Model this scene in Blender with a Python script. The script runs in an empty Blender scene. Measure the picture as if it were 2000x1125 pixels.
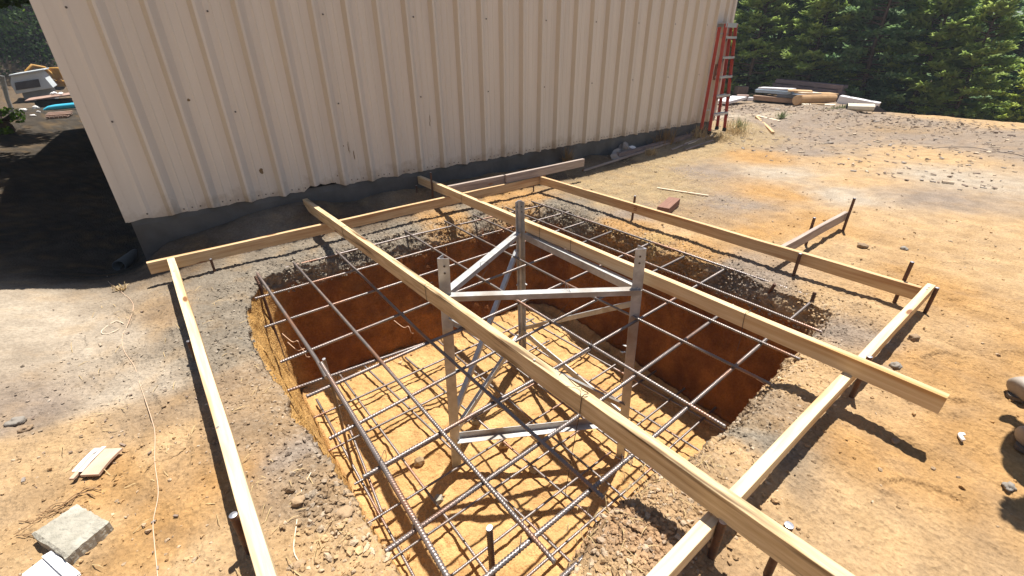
import bpy, bmesh, math, random
import numpy as np
from mathutils import Vector, Matrix
random.seed(7); RNG = np.random.default_rng(11)
C = bpy.context.scene.collection
S = 1.36                      # metres per layout unit (camera stands 1 unit above the form boards)
R = math.radians

# ---------------------------------------------------------------- camera, sky, sun, exposure
cam = bpy.data.cameras.new('camera'); camo = bpy.data.objects.new('camera', cam); C.objects.link(camo)
cam.sensor_width = 36; cam.lens = 36*879.0/2000; cam.clip_end = 2000; cam.clip_start = 0.02
Rv = Vector((0.783932, -0.62081329, -0.00644118)); Uv = Vector((0.29713343, 0.36605538, 0.88188162)); Fv = Vector((0.545126, 0.6932491, -0.47142691))
m = Matrix((Rv, Uv, -Fv)).transposed().to_4x4(); m.translation = Vector((0, 0, S))
camo.matrix_world = m
bpy.context.scene.camera = camo
SUN = Vector((0.30, 0.14, 1.0)).normalized()
el = math.asin(SUN.z); az = math.atan2(SUN.x, SUN.y)
w = bpy.data.worlds.new('World'); bpy.context.scene.world = w; w.use_nodes = True
nt = w.node_tree; bg = nt.nodes['Background']; sky = nt.nodes.new('ShaderNodeTexSky'); sky.sky_type = 'NISHITA'
sky.sun_disc = False; sky.sun_elevation = el; sky.sun_rotation = az; sky.air_density = 1.0; sky.dust_density = 0.6; sky.ozone_density = 1.2
nt.links.new(sky.outputs[0], bg.inputs[0]); bg.inputs[1].default_value = 0.055
sl = bpy.data.lights.new('sun', 'SUN'); sl.energy = 5.0; sl.angle = R(0.53); sl.color = (1, 0.95, 0.87)
so = bpy.data.objects.new('sun', sl); C.objects.link(so); so.rotation_euler = SUN.to_track_quat('Z', 'Y').to_euler(); so.location = (3, 2, 12)
vs = bpy.context.scene.view_settings; vs.view_transform = 'Standard'; vs.look = 'None'; vs.gamma = 1; vs.exposure = 0.93
try: bpy.context.scene.cycles.max_bounces = 8; bpy.context.scene.cycles.diffuse_bounces = 4
except Exception: pass

# ---------------------------------------------------------------- numpy noise
_perm = np.random.default_rng(5).permutation(4096).astype(np.int64)
_grad = np.random.default_rng(6).normal(size=(4096, 3)); _grad /= np.linalg.norm(_grad, axis=1)[:, None]
def perlin(p):
    i = np.floor(p).astype(np.int64); f = p - i; u = f*f*f*(f*(f*6-15)+10); out = 0
    for dx in (0, 1):
        hx = _perm[(i[:, 0]+dx) & 4095]; wx = u[:, 0] if dx else 1-u[:, 0]
        for dy in (0, 1):
            hy = _perm[(hx+i[:, 1]+dy) & 4095]; wy = u[:, 1] if dy else 1-u[:, 1]
            for dz in (0, 1):
                h = _perm[(hy+i[:, 2]+dz) & 4095]; wz = u[:, 2] if dz else 1-u[:, 2]
                g = _grad[h]
                out = out + wx*wy*wz*(g[:, 0]*(f[:, 0]-dx)+g[:, 1]*(f[:, 1]-dy)+g[:, 2]*(f[:, 2]-dz))
    return out*1.6
def fbm(p, s, o=3, gain=.5):
    a = 1; t = 0; q = p*s
    for k in range(o): t = t+a*perlin(q+17.3*k); q = q*2.03; a *= gain
    return t
def P3(x, y, z=None):
    x = np.asarray(x, float); y = np.asarray(y, float)
    return np.stack([x, y, np.zeros_like(x) if z is None else z], 1)

# ---------------------------------------------------------------- materials
MATS = {}
def mat(name, c1, c2=None, scale=6, rough=.8, metal=0, bump=0, bscale=None, stretch=(1, 1, 1), detail=6, lo=.35, hi=.65, spec=.3, c3=None, s3=2.0, transl=0):
    if name in MATS: return MATS[name]
    m = bpy.data.materials.new(name); m.use_nodes = True; nt = m.node_tree; n = nt.nodes; L = nt.links
    b = n['Principled BSDF']; b.inputs['Roughness'].default_value = rough; b.inputs['Metallic'].default_value = metal
    try: b.inputs['Specular IOR Level'].default_value = spec
    except Exception: pass
    tc = n.new('ShaderNodeTexCoord'); mp = n.new('ShaderNodeMapping'); mp.inputs['Scale'].default_value = stretch
    L.new(tc.outputs['Object'], mp.inputs['Vector'])
    if c2 is None: c2 = tuple(c*.8 for c in c1)
    no = n.new('ShaderNodeTexNoise'); no.inputs['Scale'].default_value = scale; no.inputs['Detail'].default_value = detail; no.inputs['Roughness'].default_value = .6
    L.new(mp.outputs[0], no.inputs['Vector'])
    r = n.new('ShaderNodeValToRGB'); r.color_ramp.elements[0].position = lo; r.color_ramp.elements[1].position = hi
    r.color_ramp.elements[0].color = (*c1, 1); r.color_ramp.elements[1].color = (*c2, 1); L.new(no.outputs['Fac'], r.inputs[0]); out = r.outputs[0]
    if c3:
        n3 = n.new('ShaderNodeTexNoise'); n3.inputs['Scale'].default_value = s3; n3.inputs['Detail'].default_value = 4; L.new(mp.outputs[0], n3.inputs['Vector'])
        r3 = n.new('ShaderNodeValToRGB'); r3.color_ramp.elements[0].position = .52; r3.color_ramp.elements[1].position = .66; L.new(n3.outputs['Fac'], r3.inputs[0])
        mx = n.new('ShaderNodeMix'); mx.data_type = 'RGBA'; L.new(r3.outputs[0], mx.inputs[0]); L.new(out, mx.inputs[6]); mx.inputs[7].default_value = (*c3, 1); out = mx.outputs[2]
    L.new(out, b.inputs['Base Color'])
    if bump:
        nb = n.new('ShaderNodeTexNoise'); nb.inputs['Scale'].default_value = bscale or scale*4; nb.inputs['Detail'].default_value = 5; L.new(mp.outputs[0], nb.inputs['Vector'])
        bp = n.new('ShaderNodeBump'); bp.inputs['Strength'].default_value = bump; bp.inputs['Distance'].default_value = .01; L.new(nb.outputs['Fac'], bp.inputs['Height']); L.new(bp.outputs[0], b.inputs['Normal'])
    if transl:
        tr = n.new('ShaderNodeBsdfTranslucent'); L.new(out, tr.inputs[0]); ms = n.new('ShaderNodeMixShader'); ms.inputs[0].default_value = transl
        L.new(b.outputs[0], ms.inputs[1]); L.new(tr.outputs[0], ms.inputs[2]); L.new(ms.outputs[0], n['Material Output'].inputs[0])
    MATS[name] = m; return m
def soilmat():
    m = bpy.data.materials.new('soil'); m.use_nodes = True; nt = m.node_tree; n = nt.nodes; L = nt.links
    b = n['Principled BSDF']; b.inputs['Roughness'].default_value = .95; b.inputs['Specular IOR Level'].default_value = .1
    at = n.new('ShaderNodeAttribute'); at.attribute_name = 'Col'
    tc = n.new('ShaderNodeTexCoord')
    def noise(s, d, ro=.6, st=None):
        q = n.new('ShaderNodeTexNoise'); q.inputs['Scale'].default_value = s; q.inputs['Detail'].default_value = d; q.inputs['Roughness'].default_value = ro
        L.new(tc.outputs['Object'], q.inputs['Vector']); return q
    a = noise(55, 8, .7); r = n.new('ShaderNodeValToRGB'); r.color_ramp.elements[0].position = .3; r.color_ramp.elements[1].position = .72
    r.color_ramp.elements[0].color = (.74, .73, .72, 1); r.color_ramp.elements[1].color = (1.22, 1.22, 1.22, 1); L.new(a.outputs['Fac'], r.inputs[0])
    a2 = noise(6, 5); r2 = n.new('ShaderNodeValToRGB'); r2.color_ramp.elements[0].position = .35; r2.color_ramp.elements[1].position = .65
    r2.color_ramp.elements[0].color = (.84, .82, .8, 1); r2.color_ramp.elements[1].color = (1.13, 1.12, 1.1, 1); L.new(a2.outputs['Fac'], r2.inputs[0])
    def mul(x, y):
        q = n.new('ShaderNodeMix'); q.data_type = 'RGBA'; q.blend_type = 'MULTIPLY'; q.inputs[0].default_value = 1; L.new(x, q.inputs[6]); L.new(y, q.inputs[7]); return q.outputs[2]
    col = mul(mul(at.outputs['Color'], r.outputs[0]), r2.outputs[0]); L.new(col, b.inputs['Base Color'])
    h1 = noise(90, 8, .75); h2 = n.new('ShaderNodeTexVoronoi'); h2.inputs['Scale'].default_value = 70; L.new(tc.outputs['Object'], h2.inputs['Vector'])
    ad = n.new('ShaderNodeMath'); ad.operation = 'ADD'; L.new(h1.outputs['Fac'], ad.inputs[0]); L.new(h2.outputs['Distance'], ad.inputs[1])
    bp = n.new('ShaderNodeBump'); bp.inputs['Strength'].default_value = .7; bp.inputs['Distance'].default_value = .009
    L.new(ad.outputs[0], bp.inputs['Height']); L.new(bp.outputs[0], b.inputs['Normal'])
    return m
M_SOIL = soilmat()
def add_knots(m, col, sx=1.6, thr=.09):
    nt = m.node_tree; n = nt.nodes; L = nt.links; b = n['Principled BSDF']; src = b.inputs['Base Color'].links[0].from_socket
    tc = n.new('ShaderNodeTexCoord'); mp = n.new('ShaderNodeMapping'); mp.inputs['Scale'].default_value = (sx, 5.5, 5.5); L.new(tc.outputs['Object'], mp.inputs['Vector'])
    v = n.new('ShaderNodeTexVoronoi'); v.inputs['Scale'].default_value = 1.0; L.new(mp.outputs[0], v.inputs['Vector']); r = n.new('ShaderNodeValToRGB'); r.color_ramp.elements[0].position = thr*.6; r.color_ramp.elements[1].position = thr
    r.color_ramp.elements[0].color = (1, 1, 1, 1); r.color_ramp.elements[1].color = (0, 0, 0, 1); L.new(v.outputs['Distance'], r.inputs[0])
    mx = n.new('ShaderNodeMix'); mx.data_type = 'RGBA'; L.new(r.outputs[0], mx.inputs[0]); L.new(src, mx.inputs[6]); mx.inputs[7].default_value = (*col, 1); L.new(mx.outputs[2], b.inputs['Base Color'])
def add_low_dirt(m, col, h=.35):
    nt = m.node_tree; n = nt.nodes; L = nt.links; b = n['Principled BSDF']; src = b.inputs['Base Color'].links[0].from_socket
    tc = n.new('ShaderNodeTexCoord'); sp = n.new('ShaderNodeSeparateXYZ'); L.new(tc.outputs['Object'], sp.inputs[0]); no = n.new('ShaderNodeTexNoise'); no.inputs['Scale'].default_value = 5; no.inputs['Detail'].default_value = 8; no.inputs['Roughness'].default_value = .7; L.new(tc.outputs['Object'], no.inputs['Vector'])
    mr = n.new('ShaderNodeMapRange'); mr.inputs['From Min'].default_value = 0; mr.inputs['From Max'].default_value = h; mr.inputs['To Min'].default_value = .22; mr.inputs['To Max'].default_value = -.25; L.new(sp.outputs[2], mr.inputs['Value'])
    ad = n.new('ShaderNodeMath'); ad.operation = 'ADD'; L.new(mr.outputs[0], ad.inputs[0]); L.new(no.outputs['Fac'], ad.inputs[1]); r = n.new('ShaderNodeValToRGB'); r.color_ramp.elements[0].position = .56; r.color_ramp.elements[1].position = .85; r.color_ramp.elements[1].color = (.7, .7, .7, 1); L.new(ad.outputs[0], r.inputs[0])
    mx = n.new('ShaderNodeMix'); mx.data_type = 'RGBA'; L.new(r.outputs[0], mx.inputs[0]); L.new(src, mx.inputs[6]); mx.inputs[7].default_value = (*col, 1); L.new(mx.outputs[2], b.inputs['Base Color'])
wood_new = mat('wood_new', (.60, .43, .245), (.47, .30, .15), 5, .65, bump=.15, stretch=(.8, 14, 14), c3=(.36, .18, .07), s3=.9)
wood_pale = mat('wood_pale', (.72, .59, .40), (.61, .46, .27), 5, .6, bump=.12, stretch=(.7, 12, 12), c3=(.50, .31, .14), s3=1.1)
wood_dirty = mat('wood_dirty', (.66, .51, .31), (.48, .33, .17), 5, .75, bump=.25, stretch=(.9, 11, 11), c3=(.14, .085, .04), s3=2.2)
wood_grey = mat('wood_grey', (.42, .34, .29), (.30, .24, .20), 6, .8, bump=.25, stretch=(.8, 12, 12), c3=(.22, .17, .15), s3=1.4)
wood_white = mat('wood_clean', (.68, .52, .32), (.56, .39, .21), 5, .6, bump=.12, stretch=(.7, 12, 12), c3=(.46, .26, .10), s3=1.0)
wood_old = mat('wood_old', (.26, .20, .18), (.16, .12, .11), 6, .9, bump=.3, stretch=(.8, 10, 10))
wood_lath = mat('wood_lath', (.72, .62, .48), (.60, .48, .34), 6, .7, stretch=(.8, 12, 12))
rust_bar = mat('rebar_steel', (.15, .135, .13), (.24, .195, .175), 9, .38, .5, bump=.2, c3=(.26, .14, .09), s3=2.2, spec=.6)
rust_dark = mat('stake_steel', (.085, .05, .04), (.15, .08, .05), 14, .6, .5, bump=.2)
bright_end = mat('cut_steel', (.55, .55, .58), (.45, .45, .5), 20, .35, .8)
galv = mat('galvanised_steel', (.38, .385, .38), (.58, .59, .59), 16, .45, .45, bump=.05, lo=.3, hi=.7, c3=(.34, .30, .26), s3=3.0)
wire_m = mat('tie_wire_steel', (.06, .05, .05), (.1, .08, .07), 8, .5, .6)
rib_m = mat('rib_flank_tan', (.60, .53, .42), (.54, .47, .37), 1.6, .45, 0, stretch=(1, 1, .25))  # tan tone, used on the left flanks of the ribs only
panel_m = mat('painted_panel', (.665, .61, .535), (.58, .53, .465), 3.2, .38, 0, bump=.03, bscale=3, stretch=(2.2, 1, .12), spec=.5, lo=.3, hi=.7)
stain_m = mat('panel_stain', (.16, .11, .06), (.25, .18, .1), 9, .9)
screw_m = mat('screw_head', (.13, .11, .10), None, 9, .5, .4)
conc_m = mat('foundation_concrete', (.085, .082, .075), (.13, .125, .115), 3, .9, bump=.3, c3=(.07, .052, .036), s3=.9)
block_m = mat('paver_concrete', (.36, .335, .275), (.28, .26, .21), 22, .95, bump=.7, bscale=90, c3=(.42, .40, .34), s3=8)
roof_m = mat('roof_steel', (.45, .42, .38), None, 2, .5, .2)

for q_ in (wood_new, wood_pale, wood_dirty, wood_white, wood_grey): add_knots(q_, (.20, .09, .035))
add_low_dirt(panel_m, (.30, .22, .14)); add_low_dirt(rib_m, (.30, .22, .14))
# ---------------------------------------------------------------- mesh helpers (layout units in, metres out)
class MB:
    def __init__(s): s.v = []; s.f = []; s.mi = []; s.sm = []
    def add(s, v, f, mi=0, sm=False):
        o = len(s.v); s.v += [tuple(map(float, q)) for q in v]; s.f += [tuple(i+o for i in q) for q in f]; s.mi += [mi]*len(f); s.sm += [sm]*len(f)
    def box(s, a, b, mi=0):
        x0, y0, z0 = a; x1, y1, z1 = b
        s.add([(x0, y0, z0), (x1, y0, z0), (x1, y1, z0), (x0, y1, z0), (x0, y0, z1), (x1, y0, z1), (x1, y1, z1), (x0, y1, z1)],
              [(0, 3, 2, 1), (4, 5, 6, 7), (0, 1, 5, 4), (1, 2, 6, 5), (2, 3, 7, 6), (3, 0, 4, 7)], mi)
    def tube(s, pts, r, n=8, mi=0, cap=True, rr=None):
        pts = [Vector(p) for p in pts]; k = len(pts); t0 = (pts[1]-pts[0]).normalized()
        a = t0.orthogonal().normalized(); V = []; Fc = []
        for i, p in enumerate(pts):
            t = (pts[min(i+1, k-1)]-pts[max(i-1, 0)]).normalized(); a = (a-t*a.dot(t)).normalized(); b = t.cross(a)
            q = r if rr is None else rr[i]
            for j in range(n): an = 2*math.pi*j/n; V.append(p+(a*math.cos(an)+b*math.sin(an))*q)
        for i in range(k-1):
            for j in range(n): Fc.append((i*n+j, i*n+(j+1) % n, (i+1)*n+(j+1) % n, (i+1)*n+j))
        s.add(V, Fc, mi, True)
        if cap: s.add(V[:n][::-1], [tuple(range(n))], mi); s.add(V[-n:], [tuple(range(n))], mi)
    def prism(s, poly, z0, z1, mi=0):
        n = len(poly); V = [(x, y, z0) for x, y in poly]+[(x, y, z1) for x, y in poly]
        s.add(V, [tuple(range(n))[::-1], tuple(range(n, 2*n))]+[(i, (i+1) % n, n+(i+1) % n, n+i) for i in range(n)], mi)
    def lump(s, c, r, seed=0, mi=0, sub=1, amp=.3):
        bm = bmesh.new(); bmesh.ops.create_icosphere(bm, subdivisions=sub, radius=1)
        co = np.array([v.co[:] for v in bm.verts]); co = co*(1+amp*fbm(co+seed*3.7, 1.3, 2))[:, None]
        r = (r, r, r) if not hasattr(r, '__len__') else r
        s.add(co*np.array(r)+np.array(c), [[v.index for v in f.verts] for f in bm.faces], mi, True); bm.free()
    def build(s, name, mats, parent=None, origin=None, rot=None, bevel=0):
        v = np.array(s.v)
        if origin is None: mn, mx = v.min(0), v.max(0); origin = ((mn[0]+mx[0])/2, (mn[1]+mx[1])/2, mn[2])
        o0 = np.array(origin, float); me = bpy.data.meshes.new(name)
        me.from_pydata(((v-o0)*S).tolist(), [], s.f)
        mats = mats if isinstance(mats, (list, tuple)) else [mats]
        for q in mats: me.materials.append(q)
        me.polygons.foreach_set('material_index', s.mi); me.polygons.foreach_set('use_smooth', s.sm); me.update()
        o = bpy.data.objects.new(name, me); C.objects.link(o)
        if parent: o.parent = parent; o.location = Vector(o0*S)-Vector(parent['_b'])
        else: o.location = Vector(o0*S)
        o['_b'] = tuple(o0*S)
        if bevel:
            b = o.modifiers.new('bevel', 'BEVEL'); b.width = bevel*S; b.segments = 2; b.limit_method = 'ANGLE'
        return o
def tag(o, label, cat, group=None, kind=None):
    if kind: o['kind'] = kind
    else: o['label'] = label; o['category'] = cat
    if group: o['group'] = group
    return o
def stuff(o, label, cat): o['kind'] = 'stuff'; o['label'] = label; o['category'] = cat; return o
def empty(name, loc, label, cat, group=None):
    o = bpy.data.objects.new(name, None); C.objects.link(o); o.location = Vector(loc)*S; o['_b'] = tuple(Vector(loc)*S); o.empty_display_size = .1
    return tag(o, label, cat, group)

# ---------------------------------------------------------------- ground with the excavated pit (one polar sheet)
PC = np.array([1.31, 1.60])
RIM = np.array([(.18, .74), (.16, .9), (.15, 1.14), (.135, 1.3), (.12, 1.5), (.13, 1.63), (.11, 1.95), (.12, 2.2), (.16, 2.42), (.22, 2.62), (.3, 2.74), (.55, 2.76), (.9, 2.81),
 (1.3, 2.84), (1.65, 2.85), (1.95, 2.84), (2.3, 2.80), (2.46, 2.70), (2.50, 2.5), (2.46, 2.2), (2.42, 1.95), (2.44, 1.7), (2.44, 1.4), (2.46, 1.1), (2.41, .85), (2.42, .65), (2.38, .5),
 (2.2, .47), (1.9, .47), (1.7, .45), (1.45, .42), (1.2, .41), (1.0, .44), (.8, .47), (.65, .47), (.5, .41), (.33, .43), (.22, .52)])
_d = RIM-PC; _th = np.arctan2(_d[:, 1], _d[:, 0]); _r = np.hypot(_d[:, 0], _d[:, 1]); 
def rimr(th):
    th = (th+np.pi) % (2*np.pi)-np.pi
    base = np.interp(th, _tt, _rr, period=2*np.pi)
    q = P3(np.cos(th)*1.3, np.sin(th)*1.3)
    return base+.018*fbm(q, 4, 3)
FLR = np.array([(.31, .60), (.31, 1.6), (.31, 2.3), (.32, 2.66), (.36, 2.71), (.9, 2.68), (1.3, 2.63), (1.8, 2.61), (2.2, 2.60), (2.35, 2.52), (2.37, 1.9), (2.37, 1.2), (2.35, .66), (2.25, .57), (1.7, .55), (1.2, .53), (.8, .56), (.4, .55)])
_e = FLR-PC; _ft = np.arctan2(_e[:, 1], _e[:, 0]); _tt = np.linspace(-np.pi, np.pi, 2400, endpoint=False)
def _poly(tt, P):   # radius of a closed polygon along each angle
    out = np.zeros(len(tt)); D = np.stack([np.cos(tt), np.sin(tt)], 1)
    for i in range(len(P)):
        a = P[i]; b = P[(i+1) % len(P)]; e = b-a; den = D[:, 0]*e[1]-D[:, 1]*e[0]; den = np.where(abs(den) < 1e-9, 1e-9, den)
        t = (a[0]*e[1]-a[1]*e[0])/den; u = (a[0]*D[:, 1]-a[1]*D[:, 0])/den; ok = (t > 0) & (u >= 0) & (u <= 1); out = np.where(ok & (t > out), t, out)
    return out
_fr = _poly(_tt, _e); _fr = sum(np.roll(_fr, s_) for s_ in range(-9, 10))/19
_rr = _poly(_tt, _d); _rr = sum(np.roll(_rr, s_) for s_ in range(-7, 8))/15
def floorr(th): return np.interp((th+np.pi) % (2*np.pi)-np.pi, _tt, _fr, period=2*np.pi)+.008*fbm(P3(np.cos(th)*1.3, np.sin(th)*1.3)+4, 5, 3)
def floorz(y): t = np.clip((2.3-np.asarray(y, float))/1.3, 0, 1); return -1.01-.11*t*t*(3-2*t)
def sst(a, b, x): t = np.clip((x-a)/(b-a), 0, 1); return t*t*(3-2*t)
def broad(x, y):
    z = -.135+.018*fbm(P3(x, y), .7, 2)*sst(.3, 1.5, np.hypot(x-1.3, y-1.6)-1.2)
    z = z+.12*sst(-.35, -.85, x)*np.exp(-((y-2.9)/.9)**2)-.02*sst(0, -.4, x)*sst(3.1, 3.5, y)
    z = z-.10*np.exp(-((x+.35)/.35)**2-((y-3.75)/.35)**2)
    z = z+.030*np.exp(-((x-.72)**2+(y-.36)**2)/.02)+.03*np.exp(-((x-2.45)**2+(y-.36)**2)/.03)+.02*np.exp(-((x-.02)**2+(y-2.2)**2)/.03)
    z = z+.095*sst(2.98, 3.36, y)*sst(4.0, 3.7, y)*sst(-.3, -.05, x)*sst(1.1, .5, x)
    z = z+(.105+.02*fbm(P3(x, y), 3, 2))*sst(2.98, 3.36, y)*sst(4.4, 3.9, y)*sst(-.05, .9, x)-.03*sst(2.4, 3.2, x)*sst(2.98, 3.36, y)*sst(4.4, 3.9, y)
    z = z-.45*sst(14, 23, y)*sst(1, -1, x)
    e = x-11.6-.45*np.maximum(y-2.8, 0)
    z = z-.42*np.clip(e, 0, 6)-.03*sst(6, 12, x)
    d = np.hypot(x, y); z = z+.30*np.clip(d-26, 0, 80)*(1-.97*sst(.34, .20, y/np.maximum(x, .1))*(x > 0))
    z = z-.35*sst(3, 8, -x+.0*y)*0
    return z
PRINTS = [(1.45, -.05, 2.2), (1.62, -.28, 2.2), (1.95, .02, 2.5), (2.3, .06, 2.4), (2.55, -.12, 2.4), (2.9, .18, 2.7), (3.1, .45, .6), (2.95, .75, 1.9), (3.3, .95, .8), (2.95, 1.35, 1.6), (3.5, .25, 2.6), (3.9, .5, 2.6), (-.28, 1.75, 1.4), (-.38, 2.15, 1.5), (-.2, 2.25, 1.3), (-.5, 2.4, 1.4), (-.33, 2.6, 1.6), (-.22, 1.42, 1.2)]
def clods(x, y, d):
    pr = 0
    for (a, b, t) in PRINTS:
        u = (x-a)*math.cos(t)+(y-b)*math.sin(t); v = -(x-a)*math.sin(t)+(y-b)*math.cos(t); q = (u/.10)**2+(v/(.038+.006*np.cos(u*40)))**2
        pr = pr-.0075*sst(1.25, .75, q)+.0035*np.exp(-((q-1.5)/.35)**2)+.0012*np.sin(u*260)*sst(1., .6, q)
    p = P3(x, y); near = np.exp(-np.clip(d, 0, 9)/.22)
    a = .0028+.0048*near+.003*sst(.3, -.6, x)*sst(2.4, 1.2, y)
    n1 = fbm(p, 9, 3); n2 = np.abs(fbm(p+5, 26, 2)); n3 = fbm(p+9, 60, 2)
    track = (.0045*np.sin(x*46+2.5*fbm(p, 1.6, 2))+.004*np.abs(fbm(p*np.array((1, .12, 1)), 16, 2)))*sst(1.2, 1.7, x)*sst(6.5, 4, x)*sst(.3, -.3, y-.4-.15*x)
    return pr+a*(1.0*n1+1.1*n2)+n3*(.0036+.004*near)+.0016*fbm(p+2, 110, 1)+.008*fbm(p, 3, 2)+track
def hfield(x, y):
    x = np.asarray(x, float); y = np.asarray(y, float)
    th = np.arctan2(y-PC[1], x-PC[0]); d = np.hypot(x-PC[0], y-PC[1])-rimr(th)
    return broad(x, y)-.03*np.exp(-np.clip(d, 0, 9)/.035)+clods(x, y, d), d
# soil colours: what soil lies where (linear albedo), blended by distance; BLK is painted shade
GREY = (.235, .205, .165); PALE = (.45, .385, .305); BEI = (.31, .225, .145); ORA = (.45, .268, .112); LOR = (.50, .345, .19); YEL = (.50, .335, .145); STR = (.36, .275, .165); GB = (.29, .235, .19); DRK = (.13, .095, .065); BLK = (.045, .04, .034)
CP = [(-.45, 2.4, PALE), (-.35, 1.95, PALE), (-.6, 2.7, PALE), (-.15, 2.5, BEI), (-.2, 1.9, PALE), (-.62, 2.0, GB), (-.5, 1.75, LOR), (-.35, 1.45, ORA), (-.5, 1.3, LOR), (-.25, 1.5, LOR), (-.3, 1.2, ORA), (-.2, 1.7, BEI), (-.12, 1.3, ORA),
 (-.05, 2.3, GREY), (.03, 2.5, GREY), (.04, 2.1, GREY), (.0, 1.9, GREY), (.03, 1.7, BEI), (.0, 1.4, BEI), (.06, 1.2, GB), (.07, 1.05, BEI), (.0, .9, LOR), (.1, .85, LOR), (.1, .7, ORA), (.3, .3, LOR), (-.2, 1.0, LOR), (-.2, .7, ORA),
 (.1, 2.75, GREY), (.5, 2.83, GREY), (.9, 2.88, GREY), (1.3, 2.9, GREY), (1.62, 2.88, ORA), (1.9, 2.9, GREY), (2.2, 2.9, ORA), (2.45, 2.85, ORA), (2.52, 2.6, GREY), (2.5, 2.3, GREY), (2.52, 1.9, ORA), (2.5, 1.6, YEL), (2.5, 1.35, ORA), (2.47, 1.1, GB), (2.47, .85, GB), (2.5, .6, LOR), (2.5, .35, LOR),
 (2.2, .42, GB), (1.9, .38, LOR), (1.7, .37, LOR), (1.5, .36, BEI), (1.3, .35, GREY), (1.1, .34, LOR), (.9, .38, (.40, .27, .15)), (.72, .38, (.40, .26, .15)), (.5, .35, LOR), (1.5, .1, ORA), (1.2, 0, LOR), (2.2, .1, ORA), (1.8, -.2, ORA), (1.0, -.3, LOR), (2.6, -.3, ORA), (3, .3, ORA), (3.2, .8, LOR), (3.1, 1.2, ORA),
 (3.6, 1.0, ORA), (3.5, 0, LOR), (4.5, .2, LOR), (4, .8, LOR), (4.5, 1.2, PALE), (5, .7, GB), (4.2, 1.6, ORA), (5.2, 1.3, LOR), (5, 1.9, PALE), (5.5, 2.4, ORA), (4.4, 2.4, GB), (6, 1.6, LOR), (6, .8, PALE), (6.3, 2.2, GB), (7, 1.2, LOR), (8, .3, GB), (7.4, 2.4, GB), (8.5, 1.5, GB), (9, 3, GB), (10.5, 2, GB), (11, .9, LOR), (9.8, .8, GB), (10.6, 3, GB), (10, 4.5, GB), (8.6, 4.2, PALE), (9, 2, BEI), (7.9, 3.2, GB), (11.4, 1.9, LOR),
 (2.9, 2.4, STR), (3.4, 2.2, STR), (3.2, 2.8, STR), (3.9, 2.7, STR), (4.5, 3.0, STR), (5.4, 3.0, STR), (6.3, 3.1, STR), (3.1, 1.75, BEI), (2.75, 1.6, LOR), (2.8, 2.0, GB), (3.6, 1.7, GB), (7, 3.4, STR),
 (1, 3.15, DRK), (2, 3.15, DRK), (3, 3.25, DRK), (0, 3.15, DRK), (-.4, 3.5, BLK), (-.8, 4.5, BLK), (-2, 5, BLK), (-1, 8, BLK), (-3, 12, BLK), (-.6, 6, BLK), (-1, 10.5, BLK), (-1.3, 15, BLK), (-1.5, 18, BLK), (-2.2, 21, DRK), (-2.3, 25, DRK), (-.5, 13, BLK), (-.3, 4.2, BLK), (4, 3.4, DRK), (-1.5, 3.2, BEI), (-1.5, 2, PALE), (14, 3, DRK), (25, 8, DRK), (20, 0, DRK), (14, -4, GB), (0, -3, LOR), (-4, 0, PALE), (5, -4, LOR), (-5, 20, BLK), (-5, 30, BLK), (0, 36, BLK), (-12, 30, BLK), (10, 12, GB), (20, 20, DRK)]  # BLK points paint the shade beyond the building corner into the soil
CPX = np.array([c[:2] for c in CP]); CPC = np.array([c[2] for c in CP])*.80
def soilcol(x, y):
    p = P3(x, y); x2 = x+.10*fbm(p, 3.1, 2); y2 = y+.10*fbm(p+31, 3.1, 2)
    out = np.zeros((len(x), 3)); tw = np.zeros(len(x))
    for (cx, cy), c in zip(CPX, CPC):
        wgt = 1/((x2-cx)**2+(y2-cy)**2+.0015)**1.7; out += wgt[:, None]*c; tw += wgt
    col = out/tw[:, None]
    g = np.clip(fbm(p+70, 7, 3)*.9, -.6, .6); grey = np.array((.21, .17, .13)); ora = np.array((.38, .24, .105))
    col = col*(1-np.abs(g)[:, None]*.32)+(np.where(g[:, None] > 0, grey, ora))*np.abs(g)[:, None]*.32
    return col
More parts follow.
